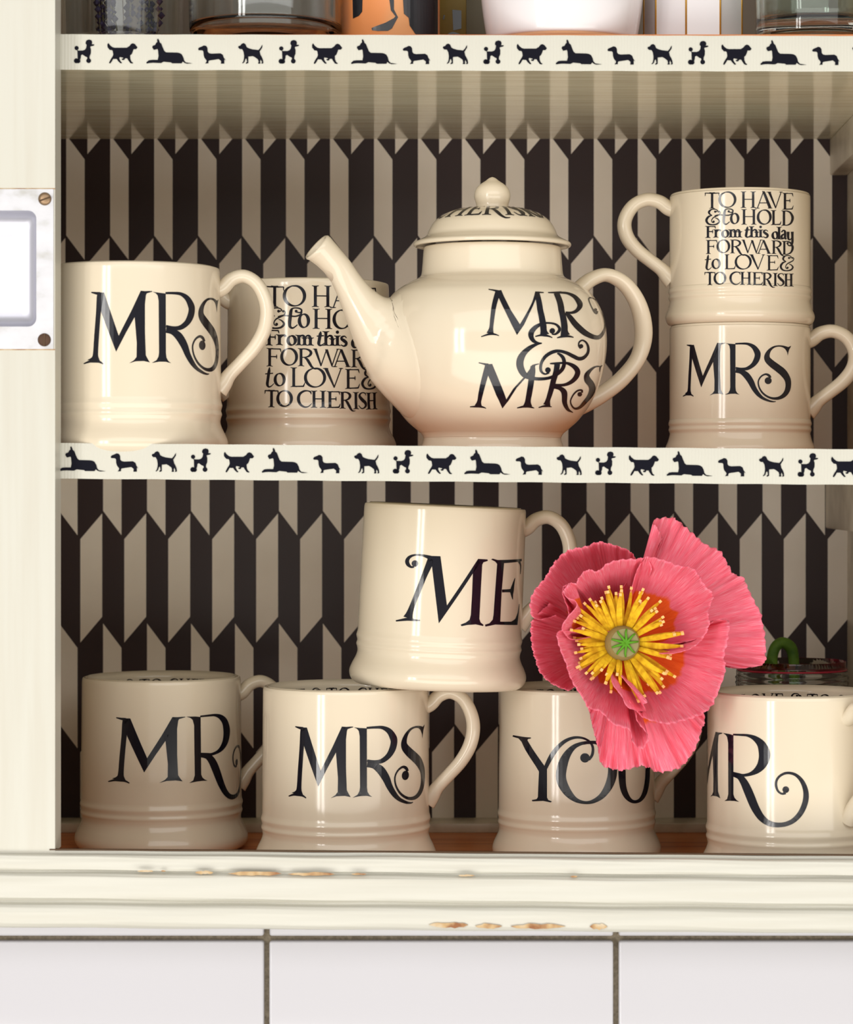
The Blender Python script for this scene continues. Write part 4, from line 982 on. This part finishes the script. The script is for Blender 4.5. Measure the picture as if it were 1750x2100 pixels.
vs, fs = tube(rg, 8, False, Vector((0, 0, 1))); link('red_rim', vs, fs, M_red, tb)

# ---------------------------------------------------------------- top shelf
TS = 930
j1 = glassware('glass_jar', 'clear glass jar of dried lavender at the left end of the top shelf', 'jar', 245, 330, TS, [(95, 0), (120, 6), (134, 30), (138, 70), (138, 380), (118, 410), (118, 440)], [(112, 440), (112, 412), (131, 378), (131, 60), (120, 24), (60, 16), (0.01, 16)], M_glass)
for i in range(16):
    r = random.Random(i); x0 = r.uniform(-70, 90); y0 = r.uniform(-60, 60); tilt_ = r.uniform(-.25, .25)
    q = [(x0+tilt_*h_, y0, 20+h_, 2.0, 2.0) for h_ in (0, 60, 120, 220)]
    vs, fs = tube(q, 6, True); link('lavender_stalk', vs, fs, M_olive, j1, True)
    vv, ff = [], []
    for b in range(7):
        c = Vector((x0+tilt_*(30+b*13)+r.uniform(-5, 5), y0+r.uniform(-5, 5), 40+b*15)); n0 = len(vv)
        for dx, dy, dz in ((8, 0, 0), (-8, 0, 0), (0, 8, 0), (0, -8, 0), (0, 0, 9), (0, 0, -9)): vv.append((c+Vector((dx, dy, dz)))*U)
        for f in ((0, 2, 4), (2, 1, 4), (1, 3, 4), (3, 0, 4), (2, 0, 5), (1, 2, 5), (3, 1, 5), (0, 3, 5)): ff.append(tuple(n0+k for k in f))
    link('lavender_head', vv, ff, M_lav, j1)
j2 = glassware('glass_jar', 'large clear glass jar with rounded shoulders beside the orange tin', 'jar', 545, 200, TS, [(110, 0), (138, 8), (156, 34), (163, 80), (163, 420), (140, 450), (140, 480)], [(134, 480), (134, 452), (155, 418), (155, 84), (148, 46), (120, 22), (60, 17), (0.01, 17)], M_glass)
# orange tin with a black animal shape
ot = thing('tin', V3((800-CX)*1.045, 250, TS), 'orange tin with a black cat-like figure between the jar and the bowl', 'tin')
vs, fs = lathe([(104, 0), (110, 2), (110, 6), (107, 10), (107, 420), (110, 424), (110, 430)], 72, True, True); link('tin_body', vs, fs, M_orange, ot)
def tinfn(u, v): r = 107.8; return (r*math.sin(u/107), -r*math.cos(u/107), v)
TI = lambda pts: [((x-800)*1.0, (70-y)*1.0+4) for x, y in pts]
# artwork drawn in frame pixels around x=800: leg with a paw, body, blot
art = [('poly', TI([(798,-60),(806,0),(815,12),(812,16),(795,26),(775,33),(767,36),(768,41),(780,43),(800,43),(808,38),(820,14),(812,-2),(812,-60)])),
       ('poly', TI([(828,-60),(832,6),(842,14),(844,30),(856,46),(876,60),(896,76),(930,76),(930,-60)])),
       ('poly', TI([(700,52),(728,55),(744,66),(746,78),(690,78)])), ('poly', TI([(720,-60),(722,12),(738,8),(746,0),(748,-60)]))]
decal('black_figure', tess([(k, [(x*1.06, y) for x, y in q]) for k, q in art]), tinfn, ot, M_black, 8)
bx = thing('carton', V3((925-CX)*1.09, 500, TS), 'narrow ochre carton with black marks beside the white bowl', 'carton')
b_ = box_obj('carton_body', (-28, -40, 0), (34, 60, 300), M_ochre, None, 1); b_.location -= Vector((0, 0, ZO)); b_.parent = bx
mk = tess([S([(0,30,5),(14,28,5),(12,40,5),(22,38,4)]), S([(2,50,4),(-4,56,5),(6,60,5),(20,56,4)]), P([(6,66),(24,70),(24,110),(4,112)]), S([(-16,20,3),(-14,26,3)]), S([(-16,90,3),(-14,100,3)])])
decal('carton_print', [([(x, v+20) for x, v in vs], fs) for vs, fs in mk], lambda u, v: (u, -41, v), bx, M_black, 40)
b2 = thing('carton', V3((965-CX)*1.15, 700, TS), 'plain dark olive carton standing behind the bowl', 'carton')
b_ = box_obj('carton_body', (-30, -40, 0), (70, 60, 320), M_olive, None, 1); b_.location -= Vector((0, 0, ZO)); b_.parent = b2
bw = thing('bowl', V3((1153-CX)*1.0336, 185, TS), 'white porcelain bowl with an unglazed foot in the middle of the top shelf', 'bowl')
ob = [(148, 12), (156, 14), (160, 24), (166, 60), (171, 100), (171, 118), (176, 122), (178, 128), (178, 190), (172, 194)]
vs, fs = lathe([(0.01, 10)]+catmull(ob, 4)+catmull([(168, 190), (164, 120), (150, 40), (100, 24), (0.01, 22)], 4), 96, False); link('bowl_body', vs, fs, M_white, bw)
vs, fs = lathe([(0.01, 3), (120, 3), (124, 0), (146, 0), (153, 6), (154, 13), (140, 14)], 96, False); link('foot_ring', vs, fs, M_terra, bw)['label'] = 'unglazed terracotta foot'
rj = thing('jar', V3((1425-CX)*1.05, 290, TS), 'white faceted china jar with gold vertical lines beside the bowl', 'jar')
# twelve flat facets
NF = 9; Rj = 108; vs, fs = [], []
for z_ in (0, 4, 430):
    for k in range(NF): a_ = 2*PI*(k+.5)/NF+.12; vs.append((Rj*(.97 if z_ == 0 else 1)*math.sin(a_)*U, -Rj*(.97 if z_ == 0 else 1)*math.cos(a_)*U, z_*U))
for j in range(2):
    for k in range(NF): l = (k+1) % NF; fs.append((j*NF+k, j*NF+l, (j+1)*NF+l, (j+1)*NF+k))
fs.append(tuple(range(NF-1, -1, -1))); fs.append(tuple(2*NF+k for k in range(NF)))
link('jar_body', vs, fs, M_white, rj, False)
for k in range(NF):
    a_ = 2*PI*(k+.5)/NF+.12
    q = [((Rj)*math.sin(a_), -(Rj)*math.cos(a_), z_, 2.0, 2.0) for z_ in (2, 200, 429)]
    vs, fs = tube(q, 8, True); link('gold_line', vs, fs, M_gold, rj)
gt = glassware('tumbler', 'thick-based greenish glass tumbler at the right end of the top shelf', 'glass', 1668, 150, TS, [(84, 0), (108, 3), (117, 14), (120, 40), (123, 260), (121, 270)], [(118, 270), (116, 262), (112, 66), (100, 52), (50, 46), (0.01, 45)], M_glass_green)
